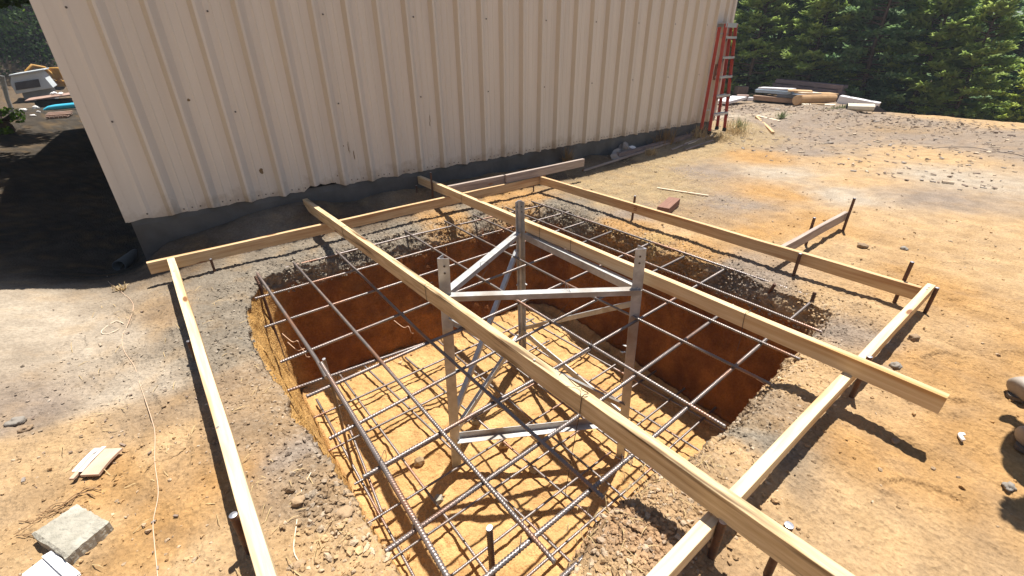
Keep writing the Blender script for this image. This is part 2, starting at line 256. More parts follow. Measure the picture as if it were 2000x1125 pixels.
def make_ground():
    N = 1900; th = np.linspace(-np.pi, np.pi, N, endpoint=False); rr = rimr(th); ct, st_ = np.cos(th), np.sin(th)
    rows = []
    # pit profile: (inset from rim, z)
    prof_z = [-1.01, -.96, -.6, -.33, -.27, -.19, -.165]; prof_d = [1, .93, .66, .50, .44, .16, 0]; fr = floorr(th)
    nf = 110
    for k in range(nf):
        f = (k/nf)**.8; rows.append(('f', f, -1.01, 1))
    for z in np.linspace(-1.01, -.165, 108): rows.append(('w', 1, z, np.interp(z, prof_z, prof_d)))
    off = 0; k = 0
    while off < 90:
        rows.append(('g', off, 0, 0)); off += .0065 if off < .75 else (.0075 if off < .9 else .0075*1.045**(k)); k += off > .9
    V = []; K = []
    LW = sst(.60, .74, -ct)
    for kind, a, z, d in rows:
        if kind == 'f': r = fr*a; x = PC[0]+r*ct; y = PC[1]+r*st_; zz = np.full(N, z)
        elif kind == 'w': d = d*(1-LW)+LW*max(0, (-.175-z)/.835)**.9; r = rr*(1-d)+fr*d; x = PC[0]+r*ct; y = PC[1]+r*st_; zz = np.full(N, z)
        else: r = rr+a; x = PC[0]+r*ct; y = PC[1]+r*st_; zz = np.zeros(N)
        V.append(np.stack([x, y, zz], 1)); K.append(np.full(N, 'fwg'.index(kind)))
    nr = len(V); V = np.concatenate(V); K = np.concatenate(K); col = np.zeros((len(V), 3))
    TH = np.tile(th, nr); D = np.stack([np.cos(TH), np.sin(TH)], 1)
    # floor
    i = K == 0; p = V[i]; edge = np.hypot(p[:, 0]-PC[0], p[:, 1]-PC[1])/floorr(TH[i])
    V[i, 2] += (floorz(p[:, 1])+1.01)+.014*fbm(p, 4, 3)+.005*fbm(p, 34, 3)+.013*np.abs(fbm(p, 11, 2))+.03*sst(.93, 1, edge)
    f0 = np.clip(.5+.5*fbm(p, 5, 3), 0, 1)[:, None]; col[i] = f0*np.array((.56, .35, .155))+(1-f0)*np.array((.46, .27, .11))
    # wall
    i = K == 1; p = V[i].copy(); lw_ = sst(.60, .74, -np.cos(TH[i])); top = sst(-.30+.095*lw_, -.25+.075*lw_, p[:, 2]+.03*fbm(p*np.array((1, 1, .3)), 6, 2))
    low = 1-sst(-.98, -.85, p[:, 2]); fade = sst(-.165, -.2, p[:, 2])*.0+1
    V[i, 2] += (floorz(p[:, 1])+1.01)*sst(-.3, -1.01, p[:, 2])**2
    q = p*np.array((1, 1, 1.4))
    rad = (.010+.018*top)*fbm(q, 6, 3)+top*(.015*np.abs(fbm(q, 24, 2))+.009*fbm(q, 62, 2))+(1-top)*(.006*fbm(p*np.array((1, 1, .25)), 20, 3)+.004*np.abs(fbm(p*np.array((1, 1, .15)), 13, 2)))
    V[i, :2] += D[i]*rad[:, None]; V[i, 2] += top*.009*fbm(p+3, 20, 2)
    left = sst(.45, .2, p[:, 0])[:, None]
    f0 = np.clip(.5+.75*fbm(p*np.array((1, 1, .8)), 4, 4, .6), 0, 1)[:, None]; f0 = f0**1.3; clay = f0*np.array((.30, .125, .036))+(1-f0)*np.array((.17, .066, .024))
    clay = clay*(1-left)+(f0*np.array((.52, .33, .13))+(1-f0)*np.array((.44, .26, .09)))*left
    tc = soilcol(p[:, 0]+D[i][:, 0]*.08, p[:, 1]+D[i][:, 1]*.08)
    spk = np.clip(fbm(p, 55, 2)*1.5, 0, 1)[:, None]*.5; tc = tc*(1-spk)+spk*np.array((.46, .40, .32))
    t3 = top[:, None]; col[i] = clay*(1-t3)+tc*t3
    # ground
    i = K == 2; x, y = V[i, 0], V[i, 1]; z, d = hfield(x, y); V[i, 2] = z
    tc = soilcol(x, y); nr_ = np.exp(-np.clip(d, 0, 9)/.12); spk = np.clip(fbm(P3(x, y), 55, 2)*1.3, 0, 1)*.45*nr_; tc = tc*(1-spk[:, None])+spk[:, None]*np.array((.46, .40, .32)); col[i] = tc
    # ease the rim edge so that wall top and ground meet
    fz = [a for a, r_ in enumerate(rows) if r_[0] == 'g'][0]; zr = V[fz*N:(fz+1)*N, 2]; zw = V[(fz-1)*N:fz*N, 2]
    for b in range(1, 22):
        sl_ = slice((fz-b)*N, (fz-b+1)*N); t = (22-b)/22; V[sl_, 2] += (zr-zw)*t*t
    idx = np.arange(nr*N).reshape(nr, N); a = idx[:-1]; b = idx[1:]
    F = np.stack([a, b, np.roll(b, -1, 1), np.roll(a, -1, 1)], -1).reshape(-1, 4)
    F = F[:, ::-1]
    me = bpy.data.meshes.new('ground'); me.vertices.add(len(V)); me.vertices.foreach_set('co', (V*S).ravel().astype(np.float32))
    me.loops.add(len(F)*4); me.loops.foreach_set('vertex_index', F.ravel().astype(np.int32)); me.polygons.add(len(F))
    me.polygons.foreach_set('loop_start', np.arange(0, len(F)*4, 4, dtype=np.int32)); me.polygons.foreach_set('loop_total', np.full(len(F), 4, np.int32))
    me.polygons.foreach_set('use_smooth', np.ones(len(F), bool)); me.update(calc_edges=True)
    ca = me.color_attributes.new('Col', 'FLOAT_COLOR', 'POINT'); ca.data.foreach_set('color', np.c_[col, np.ones(len(col))].ravel().astype(np.float32))
    me.materials.append(M_SOIL); o = bpy.data.objects.new('ground', me); C.objects.link(o); o['kind'] = 'structure'
    return o
make_ground()
def gz(x, y): return float(hfield([x], [y])[0][0])

# ---------------------------------------------------------------- loose clods and straw (uncountable)
def make_clods():
    bm = bmesh.new(); bmesh.ops.create_icosphere(bm, subdivisions=1, radius=1); ico = np.array([v.co[:] for v in bm.verts]); fc = np.array([[v.index for v in f.verts] for f in bm.faces]); bm.free()
    xs, ys, sz = [], [], []
    def put(x, y, s): xs.append(x); ys.append(y); sz.append(s)
    th = RNG.uniform(-np.pi, np.pi, 6500); off = np.abs(RNG.normal(0, .13, 6500))-.01; r = rimr(th)+off
    put(PC[0]+r*np.cos(th), PC[1]+r*np.sin(th), .0018+.0050*RNG.random(6500)**3)
    n = 3000; put(RNG.uniform(-.9, .0, n), RNG.uniform(.8, 2.3, n), .0015+.005*RNG.random(n)**4)
    n = 1500; put(RNG.normal(.70, .16, n), RNG.normal(.34, .07, n), .003+.008*RNG.random(n)**3)
    n = 500; put(RNG.normal(.10, .05, n), RNG.normal(.95, .16, n), .003+.009*RNG.random(n)**2)
    n = 1500; put(RNG.uniform(.9, 4.5, n), RNG.uniform(-.7, 1.8, n), .002+.007*RNG.random(n)**5)
    n = 1500; put(RNG.uniform(2.6, 11, n), RNG.uniform(.3, 5, n), .002+.012*RNG.random(n)**6)
    n = 900; put(RNG.normal(10.2, .5, n), RNG.uniform(1.0, 5.5, n), .006+.022*RNG.random(n)**4)
    x = np.concatenate(xs); y = np.concatenate(ys); s = np.concatenate(sz)
    z, d = hfield(x, y); k = d > -.012; x, y, s, z, d = x[k], y[k], s[k], z[k], d[k]
    nb = 6500; tb = RNG.uniform(-np.pi, np.pi, nb); tb = tb[np.cos(tb) > -.62]; nb = len(tb); zb = RNG.uniform(-.31, -.16, nb); db = np.interp(zb, [-.33, -.27, -.19, -.165], [.50, .44, .16, 0]); rb_ = rimr(tb)*(1-db)+floorr(tb)*db
    x = np.r_[x, PC[0]+rb_*np.cos(tb)]; y = np.r_[y, PC[1]+rb_*np.sin(tb)]; s = np.r_[s, .0025+.0065*RNG.random(nb)**2]; z = np.r_[z, zb]
    nf = 500; tf = RNG.uniform(-np.pi, np.pi, nf); ff = 1-.12*RNG.random(nf)**2; x = np.r_[x, PC[0]+floorr(tf)*ff*np.cos(tf)]; y = np.r_[y, PC[1]+floorr(tf)*ff*np.sin(tf)]; s = np.r_[s, .003+.01*RNG.random(nf)**3]; z = np.r_[z, floorz(y[-nf:])+.005]
    n = len(x); A = RNG.normal(size=(n, 3, 3)); Q = np.linalg.qr(A)[0]; sc = RNG.uniform(.6, 1.3, (n, 1, 3))
    jit = 1+.28*RNG.normal(size=(n, len(ico), 1)); V = np.einsum('nvk,nkj->nvj', ico[None]*jit*sc, Q)*s[:, None, None]
    V[:, :, 2] *= .75; V += np.stack([x, y, z+s*.25], 1)[:, None, :]
    F = (fc[None]+(np.arange(n)*len(ico))[:, None, None]).reshape(-1, 3)
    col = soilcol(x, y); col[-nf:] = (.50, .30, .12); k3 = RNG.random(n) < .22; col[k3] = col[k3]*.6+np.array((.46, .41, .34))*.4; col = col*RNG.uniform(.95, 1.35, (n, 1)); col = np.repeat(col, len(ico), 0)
    me = bpy.data.meshes.new('soil_clods'); me.from_pydata((V.reshape(-1, 3)*S).tolist(), [], F.tolist())
    ca = me.color_attributes.new('Col', 'FLOAT_COLOR', 'POINT'); ca.data.foreach_set('color', np.c_[col, np.ones(len(col))].ravel().astype(np.float32))
    me.materials.append(M_SOIL); o = bpy.data.objects.new('soil_clods', me); C.objects.link(o)
    stuff(o, 'loose crumbled clods of soil scattered round the pit and yard', 'soil clods')
make_clods()
def make_chips():
    mb = MB(); n = 1500; x = np.r_[RNG.uniform(5.5, 11.3, n), RNG.uniform(-.6, .05, 120)]; y = np.r_[RNG.uniform(.4, 5.2, n), RNG.uniform(.95, 2.8, 120)]; z = hfield(x, y)[0]
    for i in range(len(x)):
        a = random.uniform(0, 6.28); far_ = i < n; L = (random.uniform(.01, .05) if random.random() > .06 else random.uniform(.04, .09))*(1 if far_ else .22); w_ = L*random.uniform(.12, .35); d = Vector((math.cos(a), math.sin(a), random.uniform(-.1, .25)))*L; q = Vector((-math.sin(a), math.cos(a), 0))*w_; p = Vector((x[i], y[i], z[i]+.003)); h = Vector((0, 0, w_*.5+.001))
        mb.add([p-q, p+q, p+q+d, p-q+d, p-q*.7+h, p+q*.7+h, p+q*.7+d+h, p-q*.7+d+h], [(4, 5, 6, 7), (0, 4, 7, 3), (1, 2, 6, 5), (0, 1, 5, 4), (2, 3, 7, 6)], random.choice((0, 0, 1, 2)))
    stuff(mb.build('wood_chips', [mat('chip_brown', (.27, .20, .15), (.19, .14, .11), 9, .9), mat('chip_grey', (.33, .29, .25), (.25, .21, .18), 9, .9), mat('chip_pale', (.45, .37, .27), (.36, .28, .2), 9, .9)]), 'small wood chips and bark bits littering the soil', 'wood chips')
make_chips()
straw_m = mat('dry_straw', (.55, .42, .22), (.42, .30, .15), 30, .8, transl=.2)
green_m = mat('weed_green', (.10, .14, .05), (.17, .19, .08), 20, .8, transl=.3)
brown_m = mat('dry_weed', (.22, .14, .06), (.32, .21, .09), 20, .8, transl=.3)
def blades(mb, x, y, z, L, tilt, wd=.0012, mi=0):
    for i in range(len(x)):
        a = random.uniform(0, 6.283); el_ = tilt[i]; d = Vector((math.cos(a)*math.cos(el_), math.sin(a)*math.cos(el_), math.sin(el_)))
        p = Vector((x[i], y[i], z[i])); s_ = Vector((-math.sin(a), math.cos(a), .3))*wd; q = p+d*L[i]*.55+Vector((0, 0, .06*L[i])); e = p+d*L[i]-Vector((0, 0, .15*L[i]))
        mb.add([p-s_, p+s_, q+s_, q-s_, e], [(0, 1, 2, 3), (3, 2, 4)], mi)
def make_straw():
    mb = MB(); n = 3390
    x = np.concatenate([RNG.uniform(2.75, 4.4, 1700), RNG.uniform(4, 7.2, 1500), RNG.uniform(.6, 1.2, 60), RNG.uniform(-.15, .1, 40), RNG.uniform(-.5, .1, 90)])
    y = np.concatenate([2.45+.45*RNG.normal(size=1700), RNG.uniform(2.7, 3.4, 1500), RNG.normal(.40, .05, 60), RNG.uniform(.8, 1.2, 40), RNG.uniform(.9, 2.9, 90)])
    z, d = hfield(x, y); k = (d > 0) & (y < 3.35); x, y, z = x[k], y[k], z[k]
    blades(mb, x, y, z+.002, RNG.uniform(.02, .07, len(x)), RNG.uniform(-.02, .5, len(x)), .0011)
    o = mb.build('straw', straw_m); stuff(o, 'thin dry straw and grass stems strewn over the yard soil', 'straw')
make_straw()

# ---------------------------------------------------------------- lumber
def board(name, p0, p1, mt, label, cat, group=None, w=.028, h=.066, bend=0, parent=None, chamfer=.0012):
    """timber with its top centre line from p0 to p1"""
    p0 = Vector(p0); p1 = Vector(p1); L = (p1-p0).length; me = bpy.data.meshes.new(name); n = 24; V = []; F = []
    c = chamfer; sec = [(-w/2, -c), (-w/2+c, 0), (w/2-c, 0), (w/2, -c), (w/2, -h+c), (w/2-c, -h), (-w/2+c, -h), (-w/2, -h+c)]; m_ = len(sec); ph = random.uniform(0, 9)
    for i in range(n+1):
        t = i/n; bx = bend*math.sin(math.pi*t); wob = .0007*math.sin(t*L*9+ph)
        for (a, b) in sec: V.append(((t-.5)*L*S, (a+bx+wob)*S, (b+wob*.6)*S))
    for i in range(n):
        for j in range(m_): F.append((i*m_+j, i*m_+(j+1) % m_, (i+1)*m_+(j+1) % m_, (i+1)*m_+j))
    F.append(tuple(range(m_))); F.append(tuple(range(n*m_, n*m_+m_))[::-1])
    me.from_pydata(V, [], F); me.materials.append(mt); me.update()
    bm = bmesh.new(); bm.from_mesh(me); bmesh.ops.recalc_face_normals(bm, faces=bm.faces); bm.to_mesh(me); bm.free()
    o = bpy.data.objects.new(name, me); C.objects.link(o); d = (p1-p0).normalized(); y = Vector((0, 0, 1)).cross(d).normalized(); z = d.cross(y)
    mm = Matrix((d, y, z)).transposed().to_4x4(); mm.translation = (p0+p1)/2*S; o.matrix_world = mm
    o['_b'] = tuple(o.location)
    return tag(o, label, cat, group)
G1 = 'form boards round the pit'
board('form_board', (-.180, 2.925, 0), (2.70, 2.955, 0), wood_new, 'long form board along the back edge of the pit nearest the metal wall', 'board', G1)
board('form_board', (-.074, 2.908, .0012), (-.074, .10, 0), wood_pale, 'form board along the left edge of the pit, starting near the pipe side corner', 'board', G1, w=.034, bend=.004)
board('form_board', (2.648, 2.938, -.002), (2.648, .272, .0), wood_new, 'form board along the far right edge of the pit past the small brown block', 'board', G1)
board('form_board', (2.715, .249, .003), (.30, .249, .001), wood_pale, 'form board along the front right edge that both cross boards rest on', 'board', G1, w=.031, h=.050)
G2 = 'cross boards spanning the pit'
board('cross_board', (.770, 3.33, .070), (.824, -.30, .090), wood_dirty, 'stained cross board passing left of the middle, tied with looped black wire', 'board', G2, w=.032, h=.0715)
board('cross_board', (1.705, 3.40, .068), (1.672, .004, .066), wood_white, 'cleaner cross board to the right whose sawn end sticks out over the orange ground', 'board', G2, w=.031, h=.064)
board('stacked_board', (2.26, 2.975, .0665), (1.725, 2.985, .0665), wood_grey, 'short board laid on top of the back form board beside the right cross board', 'board', w=.028, h=.066)
board('stacked_board', (2.265, 2.958, .070), (3.20, 2.965, .072), wood_grey, 'greyish board on the back form board whose free end sticks out to the right', 'board', w=.030, h=.069)
board('brace_board', (2.665, .905, -.004), (3.62, .905, -.002), wood_grey, 'short grey board running outward from the right form board past two stakes', 'board', w=.024, h=.062)
sb = board('wood_block', (2.93, 1.87, gz(3, 1.85)+.062), (3.20, 1.955, gz(3.1, 1.9)+.062), mat('wood_red', (.25, .135, .095), (.18, .09, .065), 6, .8, stretch=(.8, 10, 10)), 'short reddish brown timber offcut lying on the ground right of the pit', 'wood block', w=.09, h=.055)
def lath(p0, p1, label, w=.022, h=.008, mt=wood_lath, group=None, name='lath'):
    z0 = gz(*p0)+h+.004; z1 = gz(*p1)+h+.004
    return board(name, (*p0, z0), (*p1, z1), mt, label, 'lath' if name == 'lath' else 'board', group, w=w, h=h, chamfer=.0006)
lath((3.52, 2.34), (3.62, 1.90), 'thin pale lath lying alone on the dry grass beyond the pit', .018)
lath((5.30, 3.20), (6.95, 3.42), 'bright sunlit plank lying in the weeds at the foot of the red ladder', .05, .014)
lath((3.42, 3.16), (5.05, 3.28), 'long thin lath lying along the edge of the wall shadow', .03, .014, wood_grey)
lath((4.05, 3.26), (5.9, 3.38), 'old purplish grey timber lying against the foundation in shade', .05, .05, wood_old, name='old_board')
lath((4.9, 3.14), (5.7, 3.24), 'weathered thin board beside the straw tuft near the wall', .025, .012, wood_grey, name='old_board')
lath((5.1, 3.08), (5.85, 3.16), 'second weathered thin board, nearer the open yard', .03, .010, wood_grey, name='old_board')
lath((8.15, 3.72), (8.0, 3.28), 'pale broken board piece lying beyond the ladder, the flatter one', .05, .02, wood_lath, name='board_scrap')
lath((8.05, 3.68), (7.2, 3.0), 'brown broken board piece crossing the pale one beyond the ladder', .04, .03, wood_new, name='board_scrap')
# dark saw-cut mark stamped on the far right board

def nail(x, y, z, n_, label):
    mb = MB(); c = Vector((x, y, z)); n_ = Vector(n_).normalized(); mb.tube([c, c+n_*.0025], .0042, 8); tag(mb.build('nail', bright_end), label, 'nail', 'nail heads in the form boards')
for (x, y, z, n_, lab) in ((1.72, .249, .003, (0, 0, 1), 'nail head in the front form board by the right cross board'), (2.63, .249, .003, (0, 0, 1), 'nail head at the far right corner of the front form board'), (2.66, .249, .003, (0, 0, 1), 'second nail head at the far right corner of the front form board'), (-.074, 2.70, .001, (0, 0, 1), 'nail head near the rear end of the left form board'), (-.08, 1.33, .001, (0, 0, 1), 'nail head halfway along the left form board'), (.80, .9, .0865, (0, 0, 1), 'nail head in the top of the stained cross board')):
    nail(x, y, z, n_, lab)
mb = MB()   # lumber stamp printed on the inner face of the far right board
for (u, v, a, b2) in ((0, 0, .030, .004), (0, -.014, .030, .004), (0, -.028, .030, .004), (-.006, -.014, .004, .030), (.010, -.020, .004, .018)): mb.add([(2.6335, 1.905+u-a/2, -.016+v-b2/2), (2.6335, 1.905+u+a/2, -.016+v-b2/2), (2.6335, 1.905+u+a/2, -.016+v+b2/2), (2.6335, 1.905+u-a/2, -.016+v+b2/2)], [(0, 1, 2, 3)])
E_ = [o for o in bpy.data.objects if o.get('label', '').startswith('form board along the far right')][0]
st = mb.build('stamp', mat('stamp_ink', (.22, .06, .03), None, 9, .9)); mw = st.location.copy(); st.parent = E_; st.matrix_parent_inverse = E_.matrix_world.inverted()
# ---------------------------------------------------------------- reinforcing bars
def rebar(name, pts, r, label, group, cat='rebar', pitch=.0100, wob=.0012, mt=rust_bar, ends=True):
    """deformed bar: slanted ribs rolled round it, two long ribs, slightly uneven path"""
    P = np.array(pts, float); seg = np.linalg.norm(np.diff(P, axis=0), axis=1); cum = np.r_[0, np.cumsum(seg)]; L = cum[-1]
    n = max(6, int(L/(pitch/5))); t = np.linspace(0, L, n+1); p = np.stack([np.interp(t, cum, P[:, k]) for k in range(3)], 1)
    ph = random.uniform(0, 50)
    if wob: p = p+wob*np.stack([perlin(P3(t*1.6+ph, t*0)), perlin(P3(t*1.6+ph+9, t*0)), perlin(P3(t*1.6+ph+20, t*0))*.6], 1)*np.minimum(1, L)
    d = np.gradient(p, axis=0); d /= np.linalg.norm(d, axis=1)[:, None]; up = np.array((0, 0, 1.)) if abs(d[0, 2]) < .8 else np.array((1., 0, 0))
    a = np.cross(d, up); a /= np.linalg.norm(a, axis=1)[:, None]; b = np.cross(a, d); m_ = 10; tw = random.uniform(0, 6.28)+t*1.3
    an = np.arange(m_)*2*np.pi/m_; AN = an[None]+tw[:, None]
    rib = np.clip(np.sin(2*np.pi*t[:, None]/pitch+1.6*np.sin(an)[None]*np.sign(np.cos(an))[None])*2.2, -.5, 1)
    rad = r*(.90+.14*rib+.07*(np.abs(np.cos(an))[None] > .95))
    V = p[:, None]+rad[..., None]*(np.cos(AN)[..., None]*a[:, None]+np.sin(AN)[..., None]*b[:, None])
    o0 = p.mean(0); Vv = ((V.reshape(-1, 3)-o0)*S); idx = np.arange((n+1)*m_).reshape(n+1, m_)
    F = np.stack([idx[:-1], np.roll(idx[:-1], -1, 1), np.roll(idx[1:], -1, 1), idx[1:]], -1).reshape(-1, 4).tolist()
    F.append(list(range(m_))[::-1]); F.append(list(range(n*m_, (n+1)*m_)))
    me = bpy.data.meshes.new(name); me.from_pydata(Vv.tolist(), [], F); me.materials.append(mt); me.materials.append(bright_end)
    me.polygons.foreach_set('use_smooth', [True]*(len(F)-2)+[False]*2)
    if ends: me.polygons.foreach_set('material_index', [0]*(len(F)-2)+[1]*2)
    me.update(); o = bpy.data.objects.new(name, me); C.objects.link(o); o.location = Vector(o0*S); o['_b'] = tuple(o.location)
    if label: tag(o, label, cat, group)
    return o
UR = .0072; ZV = -.147; ZU = -.1615; GU = 'upper mat of reinforcing bars'
ordl = ['second', 'third', 'fourth', 'fifth', 'sixth', 'seventh']
rebar('rebar', [(.290, 2.85, ZV-.004), (.297, 1.70, ZV), (.290, 1.56, ZV)], .0082, 'rear half of the leftmost lengthwise bar of the upper mat, smooth and bluish', GU)
rebar('rebar', [(.302, 1.66, ZV+.006), (.283, 1.0, ZV+.004), (.255, .30, ZV+.002)], .0088, 'thickest bar, the near half of the leftmost lengthwise line, running off the bottom edge', GU)
rebar('rebar', [(.500, 2.87, ZV-.004), (.503, 1.62, ZV), (.498, .468, ZV)], UR, 'second lengthwise bar from the left in the upper mat, ending near the front stake', GU)
rebar('rebar', [(.770, 2.93, ZV-.006), (.733, 1.62, ZV), (.735, .515, ZV)], UR, 'upper lengthwise bar in the black shadow just left of the stained cross board', GU)
rebar('rebar', [(1.275, 2.86, ZV-.006), (1.262, 1.56, ZV), (1.268, .44, ZV)], UR, 'first lengthwise bar of the upper mat right of the stained cross board', GU)
rebar('rebar', [(1.604, 2.86, ZV-.006), (1.590, 1.50, ZV), (1.612, .45, ZV)], UR*.93, 'lengthwise bar of the upper mat passing between the two right tower legs', GU)
rebar('rebar', [(1.852, 2.84, ZV-.006), (1.852, 1.35, ZV), (1.863, .443, ZV)], UR*.93, 'lengthwise bar of the upper mat running below the right cross board near the right leg', GU)
rebar('rebar', [(2.16, 2.83, ZV-.006), (2.158, .80, ZV), (2.153, .468, ZV)], UR*.93, 'upper lengthwise bar mostly hidden behind the right cross board', GU)
rebar('rebar', [(2.407, 2.79, ZV+.004), (2.45, 1.36, ZV+.003), (2.474, .451, ZV)], UR, 'rightmost lengthwise bar of the upper mat along the far right bank', GU)
rebar('rebar', [(.262, 2.775, ZU), (1.25, 2.77, ZU), (2.495, 2.69, ZU)], UR*.9, 'rearmost crosswise bar of the upper mat, over the grey bank', GU)
rebar('rebar', [(.215, 2.472, ZU), (1.25, 2.463, ZU), (2.52, 2.433, ZU)], UR*.9, 'second crosswise bar of the upper mat from the back', GU)
rebar('rebar', [(.187, 2.138, ZU), (1.247, 2.165, ZU), (2.49, 2.19, ZU)], UR*.93, 'third crosswise bar of the upper mat from the back', GU)
rebar('rebar', [(.175, 1.803, ZU), (.92, 1.85, ZU), (2.50, 1.935, ZU)], UR, 'fourth crosswise bar of the upper mat from the back, behind the front tower leg', GU)
rebar('rebar', [(.150, 1.600, ZU-.004), (.70, 1.548, ZU-.004), (.98, 1.530, ZU-.004)], UR*.93, 'short lapped bar tied beside the fifth crosswise bar at the left side', GU)
rebar('rebar', [(.196, 1.515, ZU), (1.22, 1.553, ZU), (2.548, 1.63, ZU)], UR*1.03, 'fifth crosswise bar of the upper mat, the one with a lapped bar tied to it', GU)
rebar('rebar', [(.193, 1.25, ZU), (1.23, 1.313, ZU), (2.532, 1.361, ZU)], UR, 'sixth crosswise bar of the upper mat from the back', GU)
rebar('rebar', [(.222, 1.03, ZU), (1.10, 1.052, ZU), (2.545, 1.103, ZU)], UR*1.05, 'seventh crosswise bar of the upper mat, crossing the foot of the front leg in view', GU)
rebar('rebar', [(.177, .770, ZU), (1.037, .803, ZU), (2.10, .855, ZU)], UR*1.08, 'third crosswise bar of the upper mat counted from the front', GU)
rebar('rebar', [(.20, .550, ZU), (.93, .567, ZU), (1.935, .607, ZU)], UR*1.1, 'next to front crosswise bar of the upper mat, wrapped with tie wire near its middle', GU)
rebar('rebar', [(2.165, .613, ZU), (2.44, .622, ZU)], UR, 'short crosswise bar piece at the far right corner beside the bank', GU)
rebar('rebar', [(.22, .43, ZU), (.9, .44, ZU)], UR, 'front crosswise bar of the upper mat at the very bottom edge', GU)
# lower mat, on concrete chairs just above the floor
LR = .0072; LU = -.925; LV = -.938; k = 1.1385; GL = 'lower mat of reinforcing bars'
def LM(x7, y7, dz):
    z = -1.0
    for _ in range(6): f = (1-z)/1.7; z = float(floorz(y7*f))+.066+dz
    f = (1-z)/1.7; return (x7*f, y7*f, z)
for (y, x0, x1, z_, lab) in ((.72, .50, 1.44, 0, 'front crosswise bar of the lower mat, its right end under straw'), (.897, .40, 1.30, 0, 'second crosswise bar of the lower mat from the front'), (1.088, .25, 1.40, 0, 'third crosswise bar of the lower mat, passing the foot of the front leg'),
    (1.285, .20, 1.52, 0, 'fourth crosswise bar of the lower mat from the front'), (1.50, .28, 1.50, 0, 'fifth crosswise bar of the lower mat from the front'), (1.76, .22, 1.70, 0, 'sixth crosswise bar of the lower mat from the front'), (2.03, .22, 1.80, 0, 'seventh crosswise bar of the lower mat from the front')):
    rebar('rebar', [LM(x0, y-.005, .007), LM(x1, y+.01, .007)], LR, lab, GL)
for (y, x0, x1, lab) in ((.745, 1.50, 2.02, 'nearest crosswise bar of the lower mat at the right part of the pit'), (.935, 1.47, 2.04, 'second crosswise bar of the lower mat at the right part of the pit'), (1.13, 1.36, 1.98, 'third crosswise bar of the lower mat at the right part of the pit'), (1.32, 1.5, 1.84, 'crosswise bar of the lower mat emerging behind the right leg'), (1.52, 1.5, 1.84, 'crosswise bar of the lower mat behind the brace on the right')):
    rebar('rebar', [LM(x0, y, .007), LM(x1, y+.012, .007)], LR, lab, GL)
for (xa, ya, xb, yb, lab) in ((.325, 2.16, .295, .70, 'leftmost lengthwise bar of the lower mat, near the left pit wall'), (.39, 1.86, .318, 1.29, 'short slanting lapped bar beside the leftmost lower bar'), (.50, 2.30, .52, .70, 'second lengthwise bar of the lower mat from the left'), (.645, 2.30, .79, .60, 'slightly skewed third lengthwise bar of the lower mat'),
    (.88, 2.20, .99, .60, 'fourth lengthwise bar of the lower mat, near the front leg'), (1.13, 2.25, 1.16, .62, 'fifth lengthwise bar of the lower mat, below the stained cross board'), (1.335, 2.26, 1.375, .64, 'sixth lengthwise bar of the lower mat, near the middle'), (1.545, 2.25, 1.64, .60, 'seventh lengthwise bar of the lower mat, near the right leg'), (1.755, 2.1, 1.855, .58, 'rightmost lengthwise bar of the lower mat, at the shade edge')):
    ym = (ya+yb)/2; xm = (xa+xb)/2; rebar('rebar', [LM(xa, ya, -.007), LM((xa+xm)/2, (ya+ym)/2, -.007), LM(xm, ym, -.007), LM((xb+xm)/2, (yb+ym)/2, -.007), LM(xb, yb, -.007)], LR*1.02, lab, GL)
GC = 'concrete chairs under the lower mat'
for i, (x, y, lab) in enumerate(((1.10, 1.50, 'behind the front leg'), (.92, 1.48, 'nearest the front leg'), (.93, 1.26, 'under the white lower brace'), (.95, 1.06, 'in the leg shadow'), (.57, 1.43, 'left of the front leg'), (.53, 1.20, 'pale and chipped, near the left wall'), (1.42, .98, 'below the stained cross board'))):
    mb = MB(); cx_, cy_, cz_ = LM(x, y, -.045); mb.lump((cx_, cy_, cz_), (.032, .026, .030), i+3, 0, 1, .55); mb.sm = [False]*len(mb.sm); o = mb.build('concrete_chair', block_m if i % 2 else mat('chair_rusty', (.40, .30, .18), (.3, .2, .11), 14, .9, bump=.4))
    tag(o, 'small rough concrete block under the lower bars, '+lab, 'concrete block', GC)
# ---------------------------------------------------------------- stakes
def stake(x, y, z1, label, r=.0085, zb=None, group='steel stakes driven round the pit', lean=(0, 0), mt=rust_dark):
    z0 = (gz(x, y)-.05) if zb is None else zb
    rr = r; mb = MB(); H_ = z1-z0; pts = [(x-lean[0]*(1-t), y-lean[1]*(1-t), z0+H_*t) for t in np.linspace(0, 1, 10)]
    mb.tube(pts, rr, 12, 0, cap=False); e = Vector(pts[-1]); q = [e+Vector((math.cos(a)*rr, math.sin(a)*rr, 0)) for a in np.linspace(0, 6.283, 12, endpoint=False)]
    mb.add(q+[e+Vector((0, 0, .0018))], [(i, (i+1) % 12, 12) for i in range(12)], 1)
    for h_ in np.linspace(.15, .93, 7):   # nail holes
        c0 = Vector(pts[0]).lerp(Vector(pts[-1]), h_)+Vector((-.6, -.8, 0))*rr*.995; ax = Vector((.8, -.6, 0)); q = [c0+(ax*math.cos(a)+Vector((0, 0, 1))*math.sin(a))*rr*.28+Vector((-.6, -.8, 0))*.0003 for a in np.linspace(0, 6.283, 8, endpoint=False)]
        mb.add(q, [tuple(range(8))], 2)
    return tag(mb.build('steel_stake', [mt, bright_end, wire_m]), label, 'stake', group)
stake(3.14, .935, .052, 'stake nearer the pit on the short outward grey board')
stake(3.60, .88, .100, 'tall stake at the outer end of the short outward grey board', lean=(.02, .005))
stake(2.676, 1.952, .046, 'stake behind the middle of the far right form board')
stake(2.615, .79, .004, 'low stake under the far right form board, its top hidden by the board')
stake(2.68, .345, .094, 'tall leaning stake near the far right corner of the form', lean=(-.01, 0))
stake(2.672, .222, .010, 'dark stake at the outer corner where front and right form boards meet')
stake(1.748, .224, .050, 'stake whose top just shows behind the sawn end cross board')
